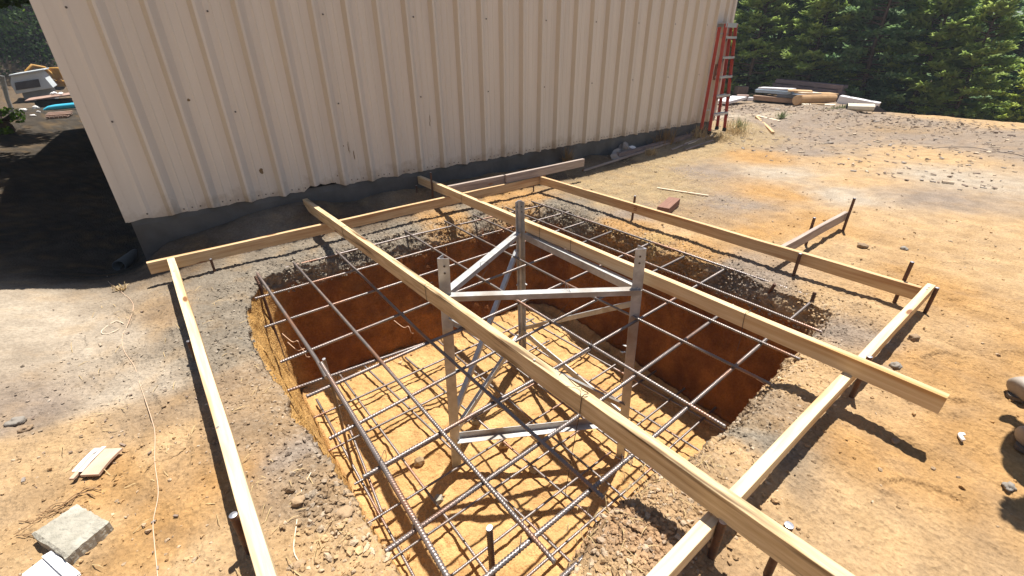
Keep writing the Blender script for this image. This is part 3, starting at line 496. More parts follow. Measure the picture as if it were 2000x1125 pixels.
stake(.800, .224, .018, 'shiny topped stake beside the stained cross board and front form board', r=.0095)
stake(.872, .118, .060, 'stake standing beyond the stained cross board near the bottom edge', r=.0095)
stake(-.098, .968, .012, 'stake outside the left form board near the bottom edge', r=.0095)
stake(-.096, 1.98, -.03, 'low stake in the shadow of the left form board')
stake(1.672, 3.135, .150, 'tall black stake in the building shade left of the right cross board', r=.007)
stake(1.62, 3.30, .022, 'short stake with a light top in the building shade', r=.007)
stake(.778, 3.28, .062, 'black stake beside the stained cross board close to the wall', r=.007)
stake(.776, 3.05, .030, 'brown stake beside the stained cross board just behind the back form board', r=.007)
stake(2.60, 2.985, .02, 'small stake top beside the corner under the sticking out grey board', r=.006)
stake(.10, 2.90, -.05, 'short stake against the back form board near its left end', r=.007)
rb = 'upright bars standing in the pit'
rebar('upright_rebar', [(.445, .66, -1.08), (.436, .664, -.18)], .0098, 'upright bar with a bright cut top near the bottom edge', rb, wob=0)
rebar('upright_rebar', [(.365, 1.883, -1.05), (.350, 1.80, -.45), (.338, 1.775, -.205)], .0075, 'upright bar with a round top beside the left bars', rb, wob=0)
rebar('upright_rebar', [(.275, 2.50, -.96), (.270, 2.63, -.16), (.266, 2.66, -.12)], .0085, 'dark upright bar against the back left corner of the pit', rb, wob=0, mt=rust_dark, ends=False)
rebar('upright_rebar', [(2.44, .93, -.60), (2.41, .80, -.12)], .009, 'dark slanting bar under the far right form board', rb, wob=0, mt=rust_dark, ends=False)
rebar('upright_rebar', [(2.36, .60, -.62), (2.44, .62, -.105)], .009, 'dark bar standing at the right end of the pit by the bank', rb, wob=0, mt=rust_dark, ends=False)

# ---------------------------------------------------------------- galvanised tower base: three bent legs, braces
def make_tower():
    T = {1: ((.853, 1.592, .198), (.822, 1.585, -1.10)), 2: ((1.640, 2.012, .200), (1.725, 2.075, -1.10)), 3: ((1.612, 1.092, .205), (1.655, 1.065, -1.12))}
    cen = Vector((1.37, 1.57, 0)); root = empty('tower_base', (1.36, 1.52, -1.01), 'galvanised three legged tower base standing in the pit, tied between the cross boards', 'tower base')
    def at(i, z):
        a, b = Vector(T[i][0]), Vector(T[i][1]); t = (a.z-z)/(a.z-b.z); return a.lerp(b, t)
    W = .056; TH = .0032
    for i in (1, 2, 3):
        a, b = Vector(T[i][0]), Vector(T[i][1]); d = (a-b).normalized(); outw = (a-cen); outw.z = 0; outw.normalize(); side = Vector((0, 0, 1)).cross(outw)
        f1 = (-outw*math.cos(R(30))+side*math.sin(R(30))).normalized(); f2 = (-outw*math.cos(R(30))-side*math.sin(R(30))).normalized()
        # section: outer V with rounded nose, then inner V
        def sect(off, nose):
            pts = []; 
            pts.append(f1*W); pts.append(f1*nose)
            for s_ in (.5,): pts.append((f1*nose+f2*nose)*s_*.62)
            pts.append(f2*nose); pts.append(f2*W); return pts
        inn = -outw*TH*2.0
        outer = sect(0, .010); inner = [f1*W+(-side)*TH*.0+inn*.0+(f1.cross(Vector((0, 0, 1))))*(-TH if f1.cross(Vector((0, 0, 1))).dot(-outw) < 0 else TH), f1*.014+inn, f2*.014+inn, f2*W+(f2.cross(Vector((0, 0, 1))))*(-TH if f2.cross(Vector((0, 0, 1))).dot(-outw) < 0 else TH)]
        sec = [v for v in outer]+inner[::-1]; n = len(sec); mb = MB(); V = []
        for j, q in enumerate((b, a)):
            V += [q+outw*.016+v for v in sec]
        Fc = [(j, (j+1) % n, n+(j+1) % n, n+j) for j in range(n)]; mb.add(V, Fc)
        no = len(outer); ni = len(inner)
        # cap the top as quads between outer and inner lines
        mb.add([V[n+0], V[n+1], V[n+2], V[n+3], V[n+4]]+[V[n+5+q] for q in range(4)], [(0, 1, 7, 8), (1, 2, 7), (2, 6, 7), (2, 3, 6), (3, 4, 5, 6)], 1)
        # bolt holes seen from both sides near the head of the leg
        for f_, sd in ((f1, 1), (f2, 1)):
            nrm = Vector((0, 0, 1)).cross(f_); 
            for hz in (.035, .068):
                c0 = a-d*hz+outw*.016+f_*(W*.60)
                for s2 in (1, -1):
                    q = [c0+nrm*s2*(TH+.0006)+(f_*math.cos(t)+Vector((0, 0, 1))*math.sin(t))*.0052 for t in np.linspace(0, 6.283, 10, endpoint=False)]; mb.add(q, [tuple(range(10))], 2)
        leg = mb.build('leg', [galv, bright_end, wire_m], root); bm = bmesh.new(); bm.from_mesh(leg.data); bmesh.ops.recalc_face_normals(bm, faces=bm.faces); bm.to_mesh(leg.data); bm.free()
        for zc in ((-.36,) if i != 1 else (-.40,)):   # small flange clips halfway
            c0 = at(i, zc)+outw*.016
            for f_ in (f1, f2):
                mb = MB(); p = c0+f_*W; g = -outw; q0 = c0+f_*(W*.35)+g*.004; mb.add([q0, p+f_*.018, p+f_*.004+g*.026, q0-Vector((0, 0, .003)), p+f_*.018-Vector((0, 0, .003)), p+f_*.004+g*.026-Vector((0, 0, .003))], [(0, 1, 2), (5, 4, 3), (0, 3, 4, 1), (1, 4, 5, 2), (2, 5, 3, 0)])
                mb.build('clip', galv, leg)
    def brace(i, j, zi, zj, w=.040, dep=.026, name='brace', inset=.03, out=.0, kind='hang'):
        p, q = at(i, zi), at(j, zj); d = (q-p).normalized(); mid = (p+q)/2; o_ = mid-cen; o_.z = 0; o_ = (o_-d*o_.dot(d)).normalized()
        o_.z = 0; o_.normalize(); up = d.cross(o_); up = up if up.z > 0 else -up; p = p+d*inset; q = q-d*inset; t = .003
        p = p+o_*out; q = q+o_*out
        mb = MB()
        def slab(a0, a1, b0, b1):
            V = []
            for e in (p, q):
                for (s1, s2) in ((a0, b0), (a1, b0), (a1, b1), (a0, b1)): V.append(e+o_*s1+up*s2)
            mb.add(V, [(0, 3, 2, 1), (4, 5, 6, 7), (0, 1, 5, 4), (1, 2, 6, 5), (2, 3, 7, 6), (3, 0, 4, 7)])
        if kind == 'outer': slab(-w, 0, -t, 0); slab(-t, 0, -dep, -t-.0001)
        elif kind == 'hang': slab(0, w, -t, 0); slab(0, t, -dep, -t-.0001)
        else: slab(0, w, -t, 0); slab(0, t, .0001, dep)
        br = mb.build(name, galv, root)
        for e, sg in ((p, 1), (q, -1)):
            c = e+d*sg*.018+up*.0005+o_*(w*.45 if kind != 'outer' else -w*.45); b2 = MB(); ax = up
            if kind != 'rise' and abs(d.z) < .3: b2.tube([c, c+ax*.006], .0062, 6); b2.build('bolt', galv, br)
        return br
    brace(1, 2, .018, .0, inset=.015, out=-.016); brace(1, 3, .022, .004, inset=.0, out=.026, kind='outer'); brace(2, 3, -.006, -.006, dep=.040, out=.004)
    brace(1, 2, -.86, -.79, dep=.036, kind='rise', out=-.01); brace(1, 3, -.865, -.835, w=.042, dep=.038, kind='rise', out=-.01); brace(2, 3, -.78, -.83, dep=.036, kind='rise', out=-.01)
    brace(2, 1, -.10, -.77, w=.026, dep=.026, name='diagonal_brace'); brace(1, 3, -.08, -.72, w=.022, dep=.034, name='diagonal_brace'); brace(2, 3, -.74, -.06, w=.026, dep=.026, name='diagonal_brace')
    return at
TAT = make_tower()

# ---------------------------------------------------------------- tie wires
def wire(pts, label, group='loops of black tie wire', r=.0010, cat='wire', mt=wire_m, name='tie_wire'):
    P = [Vector(p) for p in pts]; out = []
    for i in range(len(P)-1):
        a = P[max(i-1, 0)]; b = P[i]; c = P[i+1]; d = P[min(i+2, len(P)-1)]
        for t in np.linspace(0, 1, 6, endpoint=False): out.append(.5*((2*b)+(c-a)*t+(2*a-5*b+4*c-d)*t*t+(3*b-a-3*c+d)*t**3))
    out.append(P[-1]); mb = MB(); mb.tube(out, r, 6, 0); return tag(mb.build(name, mt), label, cat, group)
def wrap(x, y, zt, h, w, label, down=None):
    e = .003; p = [(x-w/2-e, y, zt-h-e), (x-w/2-e, y+.002, zt+e), (x, y-.001, zt+e), (x+w/2+e, y+.001, zt+e), (x+w/2+e, y, zt-h-e), (x, y+.003, zt-h-e), (x-w/2-e, y-.002, zt-h-e)]
    if down: p += [(x-w/2, y-.004, zt-h-down*.5), (x-w/2+.01, y, zt-h-down)]
    return wire(p, label)
def eb(y): return .824-(.054)*(y+.3)/3.63
wrap(eb(1.63), 1.60, .084, .0715, .032, 'wire loop round the stained cross board next to the front tower leg')
wrap(eb(2.55), 2.58, .074, .0715, .032, 'wire loop round the stained cross board over the back bank')
wire([(eb(.67)-.035, .70, -.38), (eb(.67)-.02, .69, -.1), (eb(.67)-.018, .68, .01), (eb(.67)-.018, .675, .088), (eb(.67)+.002, .67, .094), (eb(.67)-.01, .685, .105), (eb(.67)+.004, .70, .10), (eb(.67)+.0, .72, .092), (eb(.67)-.015, .76, .12), (eb(.67)-.012, .78, .10)], 'big curly wire loop round the stained cross board hanging into the pit', r=.0013)
wrap(1.700, 2.72, .067, .064, .031, 'wire loop round the right cross board over the back bank')
wrap(1.692, 1.86, .067, .064, .031, 'wire loop round the right cross board just right of the rear leg', .12)
wrap(1.690, 1.60, .067, .064, .031, 'wire hanging from the middle of the right cross board', .09)
wrap(1.678, .62, .067, .064, .031, 'wire loop round the right cross board right of the right leg', .12)
a_, b_ = TAT(1, .012), TAT(2, .012)
pm = a_.lerp(b_, .42); wire([pm+Vector((-.02, -.03, .004)), pm+Vector((0, 0, .004)), pm+Vector((.025, -.02, .003)), pm+Vector((.022, -.026, -.03)), (1.02, 1.70, -.14), (1.03, 1.72, -.155)], 'thin wire from the left top brace down to a bar')
a_, b_ = TAT(1, .012), TAT(3, .012)
pm = a_.lerp(b_, .62); wire([pm+Vector((-.03, .02, .02)), pm+Vector((0, .01, .004)), pm+Vector((.02, .03, .022)), pm+Vector((.0, -.02, .003)), pm+Vector((.01, -.026, -.03)), (1.27, 1.30, -.145)], 'forked wire knot on the front top brace')
for q, (x, y, lab) in enumerate(((.335, 1.545, 'wire tie on the fifth crosswise bar at the left'), (.30, 1.05, 'wire tie at the thick left bar'), (.275, .785, 'wire tie on the thick left bar nearer the front'), (.46, .557, 'curled wire tie by the front stake'), (.88, .567, 'wire wrapped round the front bar by the shadowed bar'), (1.262, 1.31, 'wire tie in the middle of the upper mat'), (1.268, 1.055, 'wire tie near the right leg'))):
    e = .011; wire([(x-e, y-e, ZV+.012), (x+e, y+e, ZV+.013), (x+e*1.2, y+e*1.2, ZU-.004), (x, y, ZU-.012), (x-e, y-e, ZU-.003), (x-e, y-e, ZV+.012), (x-e*2, y-e*2.4, ZV+.02)], lab, 'small wire ties on the bars', .0009)
wire([(.865, .655, ZU+.010), (.885, .560, ZU+.013), (.905, .58, ZU-.01), (.925, .56, ZU+.012), (.90, .545, ZU-.01), (.95, .58, ZU+.011)], 'loose wire coil on the next to front bar', 'small wire ties on the bars', .0009)
def gwire(pts, label, name, mt, r, cat, dz=.003, group=None, zs=None):
    return wire([(x, y, gz(x, y)+dz+(zs[i] if zs else 0)) for i, (x, y) in enumerate(pts)], label, group, r, cat, mt, name)
string_m = mat('string_pink', (.60, .40, .28), (.52, .40, .28), 12, .8)
gwire([(-.41, 3.4), (-.385, 3.15), (-.33, 2.94), (-.285, 2.73), (-.31, 2.56), (-.335, 2.41), (-.33, 2.26), (-.30, 2.1), (-.29, 1.97), (-.278, 1.85), (-.262, 1.67), (-.26, 1.59), (-.268, 1.46), (-.268, 1.32), (-.288, 1.23), (-.29, 1.16), (-.288, 1.04), (-.29, .8)], 'faded pink mason string snaking along the ground left of the form', 'string', string_m, .0013, 'string')
gwire([(-.345, 2.50), (-.39, 2.48), (-.41, 2.53), (-.36, 2.60), (-.33, 2.56)], 'pale looped strip lying beside the pink string', 'string', wood_lath, .002, 'strip')
root_m = mat('root', (.30, .18, .09), (.2, .12, .06), 9, .8)
gwire([(.10, 1.12), (.05, 1.06), (.02, .98), (-.01, .90), (.0, .84)], 'thin pale root curving over the clods beside the pit', 'root', wood_lath, .0016, 'root', group=None)
for q in range(9):
    x, y = -.60+random.uniform(0, .09), 1.44+random.uniform(-.06, .06); a = random.uniform(-.9, .5)
    gwire([(x, y), (x+.04*math.cos(a), y+.04*math.sin(a)), (x+.09*math.cos(a+.3), y+.09*math.sin(a+.3)), (x+.12*math.cos(a), y+.12*math.sin(a))], 'thin dark root strands tangled at the left edge above the grey paver', 'root', root_m, .0012, 'root', .008, 'tangled roots at the left edge')

for (x, y, z, lab) in ((.345, 2.61, -.56, 'pale torn roots sticking out of the back left corner of the pit wall'), (.36, 2.61, -.63, 'lower pale root in the back left corner of the pit'), (2.36, .66, -.70, 'thin root end poking from the right end of the pit wall'), (1.05, 2.60, -.74, 'little pale root in the back wall')):
    wire([(x-.03, y+.06, z+.03), (x, y-.02, z), (x+.025, y-.05, z+.012), (x+.03, y-.07, z-.03), (x+.05, y-.06, z-.05)], lab, 'root ends in the pit wall', .0024, 'root', mat('root_pale', (.60, .42, .30), (.5, .33, .22), 9, .8), 'root')
# ---------------------------------------------------------------- metal building
def make_building():
    YW = 3.42; XL = -.215; XR = 6.20; ZB = .098; ZT = 2.30
    root = empty('metal_building', (3, 5, -.2), 'beige ribbed metal building beside the pit, with a low concrete foundation', 'building')
    # panel sheet: profile along x
    prof = [(XL, 0)]; ribs = [-.012+.2155*i for i in range(29)]
    ribs[0] = -.012
    def profile():
        pr = [(XL, 0)]
        pr += [(XL+.085, 0), (XL+.105, .006), (XL+.125, 0)]
        for r in ribs:
            pr += [(r-.004, 0), (r+.016, .034), (r+.030, .034), (r+.068, 0)]
            for s_ in (.105, .155): pr += [(r+s_-.007, 0), (r+s_, .0035), (r+s_+.007, 0)]
        pr = [p for p in pr if p[0] < XR-.02]; pr.append((XR, 0)); return pr
    pr = profile(); mb = MB(); V = []; nz = 10
    for k in range(nz+1):
        z = ZB+(ZT-ZB)*k/nz
        for (x, d) in pr:
            dz = 0
            if k == 0: dz = .004*math.sin(x*37)+.003*math.sin(x*91)
            den = .006*math.exp(-((x-.93)/.10)**2) if k == 0 else 0
            V.append((x, YW-d-den, z+dz+(.03 if (k == 0 and abs(x-.93) < .09) else 0)))
    n = len(pr); Fc = [(k*n+j, k*n+j+1, (k+1)*n+j+1, (k+1)*n+j) for k in range(nz) for j in range(n-1)]
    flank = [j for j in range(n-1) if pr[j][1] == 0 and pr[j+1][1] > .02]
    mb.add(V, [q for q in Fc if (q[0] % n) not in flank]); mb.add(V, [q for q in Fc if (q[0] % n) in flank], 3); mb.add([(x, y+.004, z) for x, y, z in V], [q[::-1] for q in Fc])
    mb.box((XL-.012, YW-.002, ZB-.002), (XL+.030, YW+.05, ZT)); mb.box((XR-.03, YW-.03, ZB), (XR+.012, YW+.05, ZT))
    # screws
    def dot(x, z, r=.0055, mi=1, d=.002):
        q = [(x+r*math.cos(t), YW-d, z+r*math.sin(t)) for t in np.linspace(0, 6.283, 8, endpoint=False)]; q2 = [(a, b-.004, c) for a, b, c in q]
        mb.add(q+q2, [tuple(range(8, 16))]+[(i, (i+1) % 8, 8+(i+1) % 8, 8+i) for i in range(8)], mi)
    for zz in (.655, 1.19, 1.75, 2.2):
        for j in range(-1, 29, 3): dot(-.012+.2155*j+.055+.03+(.04 if j < 0 else 0), zz+.002*j*.6)
    for j in range(29):
        for s_ in (.085, .13, .175): dot(ribs[j]+s_, ZB+.022+random.uniform(-.002, .004), .0042)
    dot(ribs[0]-.1, ZB+.03)
    # rust scuffs where something scraped the panels
    for x, z, a, b in ((.56, .28, .012, .02), (1.17, .36, .006, .05), (1.20, .30, .004, .035), (1.125, .375, .014, .006), (1.86, .50, .003, .03), (1.855, .46, .003, .02), (1.05, .17, .005, .005), (.28, .74, .008, .008)):
        q = [(x+a*math.cos(t)*(1+.3*math.sin(3*t+x*9)), YW-.0025, z+b*math.sin(t)) for t in np.linspace(0, 6.283, 9, endpoint=False)]; mb.add(q, [tuple(range(9))], 2)
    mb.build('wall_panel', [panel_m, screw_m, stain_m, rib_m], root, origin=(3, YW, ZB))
    # other walls and roof of the building
    mb = MB(); YB = 11.0
    mb.box((XL, YW+.06, ZB), (XL+.02, YB, ZT)); mb.box((XR-.02, YW+.06, ZB), (XR, YB, ZT)); mb.box((XL+.02, YB-.02, ZB), (XR-.02, YB, ZT)); mb.build('side_wall', panel_m, root)
    mb = MB(); e = .015; zr = ZT+.006; mb.add([(XL-e, YW-e, zr), (XR+e, YW-e, zr), (XR+e, 7.2, zr+.75), (XL-e, 7.2, zr+.75), (XR+e, YB+e, zr), (XL-e, YB+e, zr)], [(0, 1, 2, 3), (3, 2, 4, 5)])
    mb.add([(XL-e, YW-e, zr+.04), (XR+e, YW-e, zr+.04), (XR+e, 7.2, zr+.79), (XL-e, 7.2, zr+.79), (XR+e, YB+e, zr+.04), (XL-e, YB+e, zr+.04)], [(0, 1, 2, 3), (3, 2, 4, 5)])
    mb.add([(XL-e, YW-e, zr), (XR+e, YW-e, zr), (XR+e, YW-e, zr+.04), (XL-e, YW-e, zr+.04)], [(0, 1, 2, 3)]); mb.add([(XL, YW, ZT), (XL, YB, ZT), (XL, 7.2, ZT+.75)], [(0, 1, 2)]); mb.add([(XR, YW, ZT), (XR, YB, ZT), (XR, 7.2, ZT+.75)], [(0, 1, 2)])
    mb.build('roof', roof_m, root)
    mb = MB(); nx = 220; V = []
    for k, z in enumerate((ZB+.012, ZB-.03, -.0, -.12, -.5)):
        for j in range(nx+1):
            x = XL+.012+(XR-XL-.02)*j/nx; V.append((x, YW+.012-.016*(k > 0)-.004*math.sin(x*13)*(k > 0)-.005*random.random(), z))
    n = nx+1; mb.add(V, [(k*n+j, (k+1)*n+j, (k+1)*n+j+1, k*n+j+1) for k in range(4) for j in range(nx)])
    mb.box((XL+.012, YW+.03, -.5), (XR-.01, YB-.02, ZB-.001)); mb.build('foundation', conc_m, root)
make_building()

# ---------------------------------------------------------------- red stepladder, folded and leaning on the wall
def make_ladder():
    red = mat('fibreglass_red', (.50, .085, .05), (.40, .06, .045), 8, .45); alu = mat('ladder_aluminium', (.55, .56, .58), (.48, .5, .52), 6, .35, .6); blk = mat('rubber_black', (.03, .03, .03), None, 5, .8); dirt = mat('ladder_label', (.30, .16, .10), (.2, .1, .07), 20, .8)
    x0, x1 = 5.83, 6.13; gl, gr = -.02, -.03; root = empty('stepladder', (6.08, 3.26, -.03), 'red fibreglass stepladder with aluminium steps, folded and leaning on the wall', 'ladder')
    Bf, Tf = Vector((0, 3.20, .01)), Vector((0, 3.275, 1.235))
    Bb, Tb = Vector((0, 3.30, .02)), Vector((0, 3.335, 1.20))
    def rail(xb, xt, B, T, sgn, name, mt=red):
        mb = MB(); w = .038; d = .013; V = []
        for (x, q) in ((xb, B), (xt, T)):
            for (a, b) in ((0, 0), (d, 0), (d, .004), (.004, .004), (.004, w-.004), (d, w-.004), (d, w), (0, w)): V.append((x+sgn*a, q.y+b, q.z))
        mb.add(V, [(i, (i+1) % 8, 8+(i+1) % 8, 8+i) for i in range(8)]+[tuple(range(8))[::-1], tuple(range(8, 16))]); o = mb.build(name, mt, root)
        f = MB(); f.box((xb-.004+(0 if sgn > 0 else -d), B.y-.004, B.z-.03), (xb+.004+(d if sgn > 0 else 0), B.y+w+.004, B.z+.015)); f.build('foot', blk, o, bevel=.002); return o
    rail(x0-.01, x0+.035, Bf, Tf, 1, 'front_rail'); rail(x1+.075, x1-.02, Bf, Tf, -1, 'front_rail')
    rail(x0-.045, x0+.01, Bb, Tb, 1, 'back_rail'); rail(x1+.06, x1-.01, Bb, Tb, -1, 'back_rail')
    for k in range(5):
        t = .175+k*.178; z = Bf.z+(Tf.z-Bf.z)*t; y = Bf.y+(Tf.y-Bf.y)*t; a = x0-.006+.045*t; b = x1+.070-.095*t; mb = MB()
        mb.box((a, y-.012, z), (b, y+.055, z+.004)); mb.box((a, y-.012, z-.020), (b, y-.009, z-.0001)); mb.box((a, y+.052, z-.015), (b, y+.055, z-.0001))
        for q in range(7): mb.box((a+.01, y-.006+q*.0085, z+.0041), (b-.01, y-.003+q*.0085, z+.0055))
        for s_, xx in ((1, a), (-1, b)): mb.add([(xx, y-.0135, z-.02), (xx+s_*.035, y-.0135, z-.02), (xx, y-.0135, z-.065)], [(0, 1, 2), (2, 1, 0)])
        mb.build('step', alu, root)
        if k in (0, 2, 4): m2 = MB(); t2 = t+.04; m2.box((x0-.03+.05*t, 3.325+.05*t, z+.03), (x1-.02*t, 3.333+.05*t, z+.042)); m2.build('back_bar', alu, root)
    mb = MB(); mb.box((x0+.015, 3.275, 1.235), (x1-.012, 3.385, 1.243)); mb.box((x0+.015, 3.275, 1.195), (x1-.012, 3.279, 1.2349)); mb.box((x0+.015, 3.381, 1.20), (x1-.012, 3.385, 1.2349)); mb.build('top_cap', alu, root)
    mb = MB(); mb.box((x0+.032, 3.296, .62), (x0+.038, 3.33, .80)); mb.build('label', dirt, root)
    mb = MB(); mb.tube([(x0+.03, 3.30, 1.14), (x0+.045, 3.29, .95), (x0+.03, 3.30, .8), (x0+.05, 3.285, .72), (x0+.02, 3.29, .68)], .004, 6); mb.build('spreader_cord', wire_m, root)
make_ladder()

# ---------------------------------------------------------------- small things on the ground
def slab_thing(name, poly, z0, z1, mt, label, cat, bevel=0, tilt=0, mb2=None):
    mb = MB(); mb.prism(poly, z0, z1); o = mb.build(name, mt, bevel=bevel); o.rotation_euler = (tilt, tilt*.5, 0); return tag(o, label, cat)
g = gz(-.46, 1.3)
mb = MB(); poly = [(-.530, 1.345), (-.440, 1.385), (-.372, 1.262), (-.455, 1.205)]
V = []; NN = 14
for a in range(NN+1):
    for b in range(NN+1):
        u, v = a/NN, b/NN; p = np.array(poly[0])*(1-u)*(1-v)+np.array(poly[1])*u*(1-v)+np.array(poly[2])*u*v+np.array(poly[3])*(1-u)*v
        e = min(u, v, 1-u, 1-v); V.append((p[0]+.002*random.uniform(-1, 1)*(e == 0), p[1]+.002*random.uniform(-1, 1)*(e == 0), g+.036-.006*(e == 0)+random.uniform(-.0012, .0012)))
top = list(V); Fc = [(a*(NN+1)+b, a*(NN+1)+b+1, (a+1)*(NN+1)+b+1, (a+1)*(NN+1)+b) for a in range(NN) for b in range(NN)]
ring = [a*(NN+1) for a in range(NN+1)]+[NN*(NN+1)+b for b in range(1, NN+1)]+[a*(NN+1)+NN for a in range(NN-1, -1, -1)]+[b for b in range(NN-1, 0, -1)]
mb.add(V+[(V[i][0], V[i][1], g-.01) for i in ring], Fc+[(ring[i], ring[(i+1) % len(ring)], len(V)+(i+1) % len(ring), len(V)+i) for i in range(len(ring))])
pv = mb.build('paver', block_m); bm = bmesh.new(); bm.from_mesh(pv.data); bmesh.ops.recalc_face_normals(bm, faces=bm.faces); bm.to_mesh(pv.data); bm.free()
tag(pv, 'thick grey concrete paver lying tilted on the orange soil at the bottom left', 'paver')
card_w = mat('card_white', (.80, .78, .76), (.7, .68, .66), 8, .7); card_t = mat('card_tan', (.55, .40, .30), (.46, .32, .23), 8, .85)
def card(x, y, a, L, W_, label, name, lift=.01):
    root = empty(name, (x, y, gz(x, y)), label, name.split('_')[0] if name != 'carton' else 'carton'); ca, sa = math.cos(a), math.sin(a); z = gz(x, y)+lift
    def T(u, v, h): return (x+u*ca-v*sa, y+u*sa+v*ca, z+h)
    def slab(u0, u1, v0, v1, h, mt, nm, t=.004, cr=0):
        m_ = MB(); n = 6; V = []
        for h_ in (h, h-t):
            for i in range(n+1):
                u = u0+(u1-u0)*i/n; c = cr*math.sin(math.pi*i/n)
                V.append(T(u, v0, h_+c)); V.append(T(u, v1, h_+c*.4))
        k2 = 2*(n+1); Fc = []
        for i in range(n): a_ = 2*i; Fc += [(a_, a_+2, a_+3, a_+1), (k2+a_, k2+a_+1, k2+a_+3, k2+a_+2), (a_, k2+a_, k2+a_+2, a_+2), (a_+1, a_+3, k2+a_+3, k2+a_+1)]
        Fc += [(0, 1, k2+1, k2), (2*n, k2+2*n, k2+2*n+1, 2*n+1)]; m_.add(V, Fc); return m_.build(nm, mt, root)
    slab(-L/2, L/2, -W_/2, W_*.12, .012, card_t, 'panel', .008, .004); slab(-L/2+.01, L/2+.006, W_*.12, W_*.26, .016, card_w, 'flap', .003, .003)
    slab(-L/2-.01, L/2-.02, W_*.26, W_*.42, .010, card_t, 'panel', .006); slab(-L/2+.02, L/2+.01, W_*.42, W_*.62, .006, card_w, 'flap', .003, .006)
    return root
card(-.405, 1.555, .95, .10, .085, 'crushed piece of tan and white carton lying beside the orange stain at left', 'carton')
mb = MB(); z = gz(-.49, 1.2)+.012; mb.add([(-.545, 1.245, z), (-.487, 1.262, z+.012), (-.43, 1.15, z+.004), (-.52, 1.12, z), (-.545, 1.245, z-.003), (-.487, 1.262, z+.009), (-.43, 1.15, z+.001), (-.52, 1.12, z-.003)], [(0, 3, 2, 1), (4, 5, 6, 7), (0, 1, 5, 4), (1, 2, 6, 5), (2, 3, 7, 6), (3, 0, 4, 7)])
mb.add([(-.505, 1.257, z+.015), (-.487, 1.263, z+.014), (-.43, 1.152, z+.007), (-.452, 1.145, z+.009)], [(0, 3, 2, 1)])
tag(mb.build('carton', card_w), 'white carton scrap at the bottom left corner, in front of the paver', 'carton')
mb = MB(); zz = gz(1.78, -.09); P = [(1.80+.028*math.cos(t), -.095+.03*math.sin(t), zz+.006+.004*math.sin((t-1.2)*2)) for t in np.linspace(.9, 2.5, 8)]
mb.tube([(x, y, z+.004) for x, y, z in P], .0065, 8)
tag(mb.build('plastic_scrap', card_w), 'small curved white plastic scrap on the orange ground at right', 'plastic scrap')
# pipe end in the shade
mb = MB(); pc = Vector((-.365, 3.66, gz(-.365, 3.66)+.03)); ax = Vector((.32, 1, -.12)).normalized(); u_ = ax.orthogonal().normalized(); v_ = ax.cross(u_); V = []; nn = 28
for (t, r) in ((0, .036), (0, .031), (.5, .031), (.5, .036)):
    for j in range(nn): an = 2*math.pi*j/nn; V.append(pc+ax*t+(u_*math.cos(an)+v_*math.sin(an))*r)
mb.add(V, [(a*nn+j, a*nn+(j+1) % nn, ((a+1) % 4)*nn+(j+1) % nn, ((a+1) % 4)*nn+j) for a in range(4) for j in range(nn)], 0, True)
tag(mb.build('drain_pipe', mat('pipe_grey', (.16, .16, .15), (.11, .11, .10), 8, .6)), 'open end of a grey pipe poking from the shaded bank by the building corner', 'pipe')
# rocks one can point at
rock_m = mat('rock_brown', (.30, .21, .13), (.20, .14, .09), 9, .9, bump=.6, bscale=40); rock_s = mat('clod_soil', (.40, .28, .17), (.28, .19, .11), 14, .95, bump=.8, bscale=50); rock_g = mat('rock_grey', (.28, .25, .21), (.19, .17, .15), 9, .9, bump=.6, bscale=40)
for (x, y, r, mt, lab) in ((-.62, 1.93, .020, rock_g, 'grey rounded rock at the left edge above the roots'), (-.595, 1.88, .015, rock_m, 'brown rock beside the grey one at the left edge'), (1.62, .06, .012, rock_m, 'small round brown stone below the shadow tip of the right cross board'),
    (1.66, -.20, .014, rock_g, 'little grey stone near the boots'), (2.03, .20, .022, rock_m, 'brown clod beside the front form board at the right cross board'), (2.08, .18, .018, rock_g, 'smaller clod next to the brown one beyond the front form board'), (3.38, .70, .028, rock_m, 'yellowish rock near the outward grey board'), (3.55, .52, .02, rock_g, 'dark stone alone on the orange ground'), (2.35, .19, .02, rock_m, 'rounded clod outside the front form board near its far corner'),
    (.04, 1.03, .015, rock_s, 'grey brown clod beside the root at the left pit edge'), (.13, .93, .020, rock_s, 'large crumbling brown lump overhanging the left pit edge'), (-.01, .86, .014, rock_s, 'orange clod against the left form board'), (.60, .62, .0, rock_g, '')):
    if not r: continue
    mb = MB(); mb.lump((x, y, gz(x, y)+r*.3), (r*1.15, r*.95, r*.7), x*7, 0, 3, .45); tag(mb.build('rock', mt), lab, 'rock', 'loose rocks on the soil')
# litter against the foundation
lm = mat('litter_grey', (.30, .28, .26), (.2, .19, .19), 9, .8); root = empty('litter', (4.25, 3.34, gz(4.25, 3.34)), 'crumpled grey sacking and scraps against the foundation in the shade', 'litter')
for i, (x, y, r) in enumerate(((4.3, 3.36, .075), (4.12, 3.32, .06), (4.42, 3.34, .045), (4.0, 3.25, .05))):
    mb = MB(); mb.lump((x, y, gz(x, y)+r*.35), (r*1.2, r*.7, r*.8), i+20, 0, 2, .9); o = mb.build('sacking', [lm, card_t, card_w][0 if i != 2 else 2], root)
    for f in o.data.polygons: f.use_smooth = False
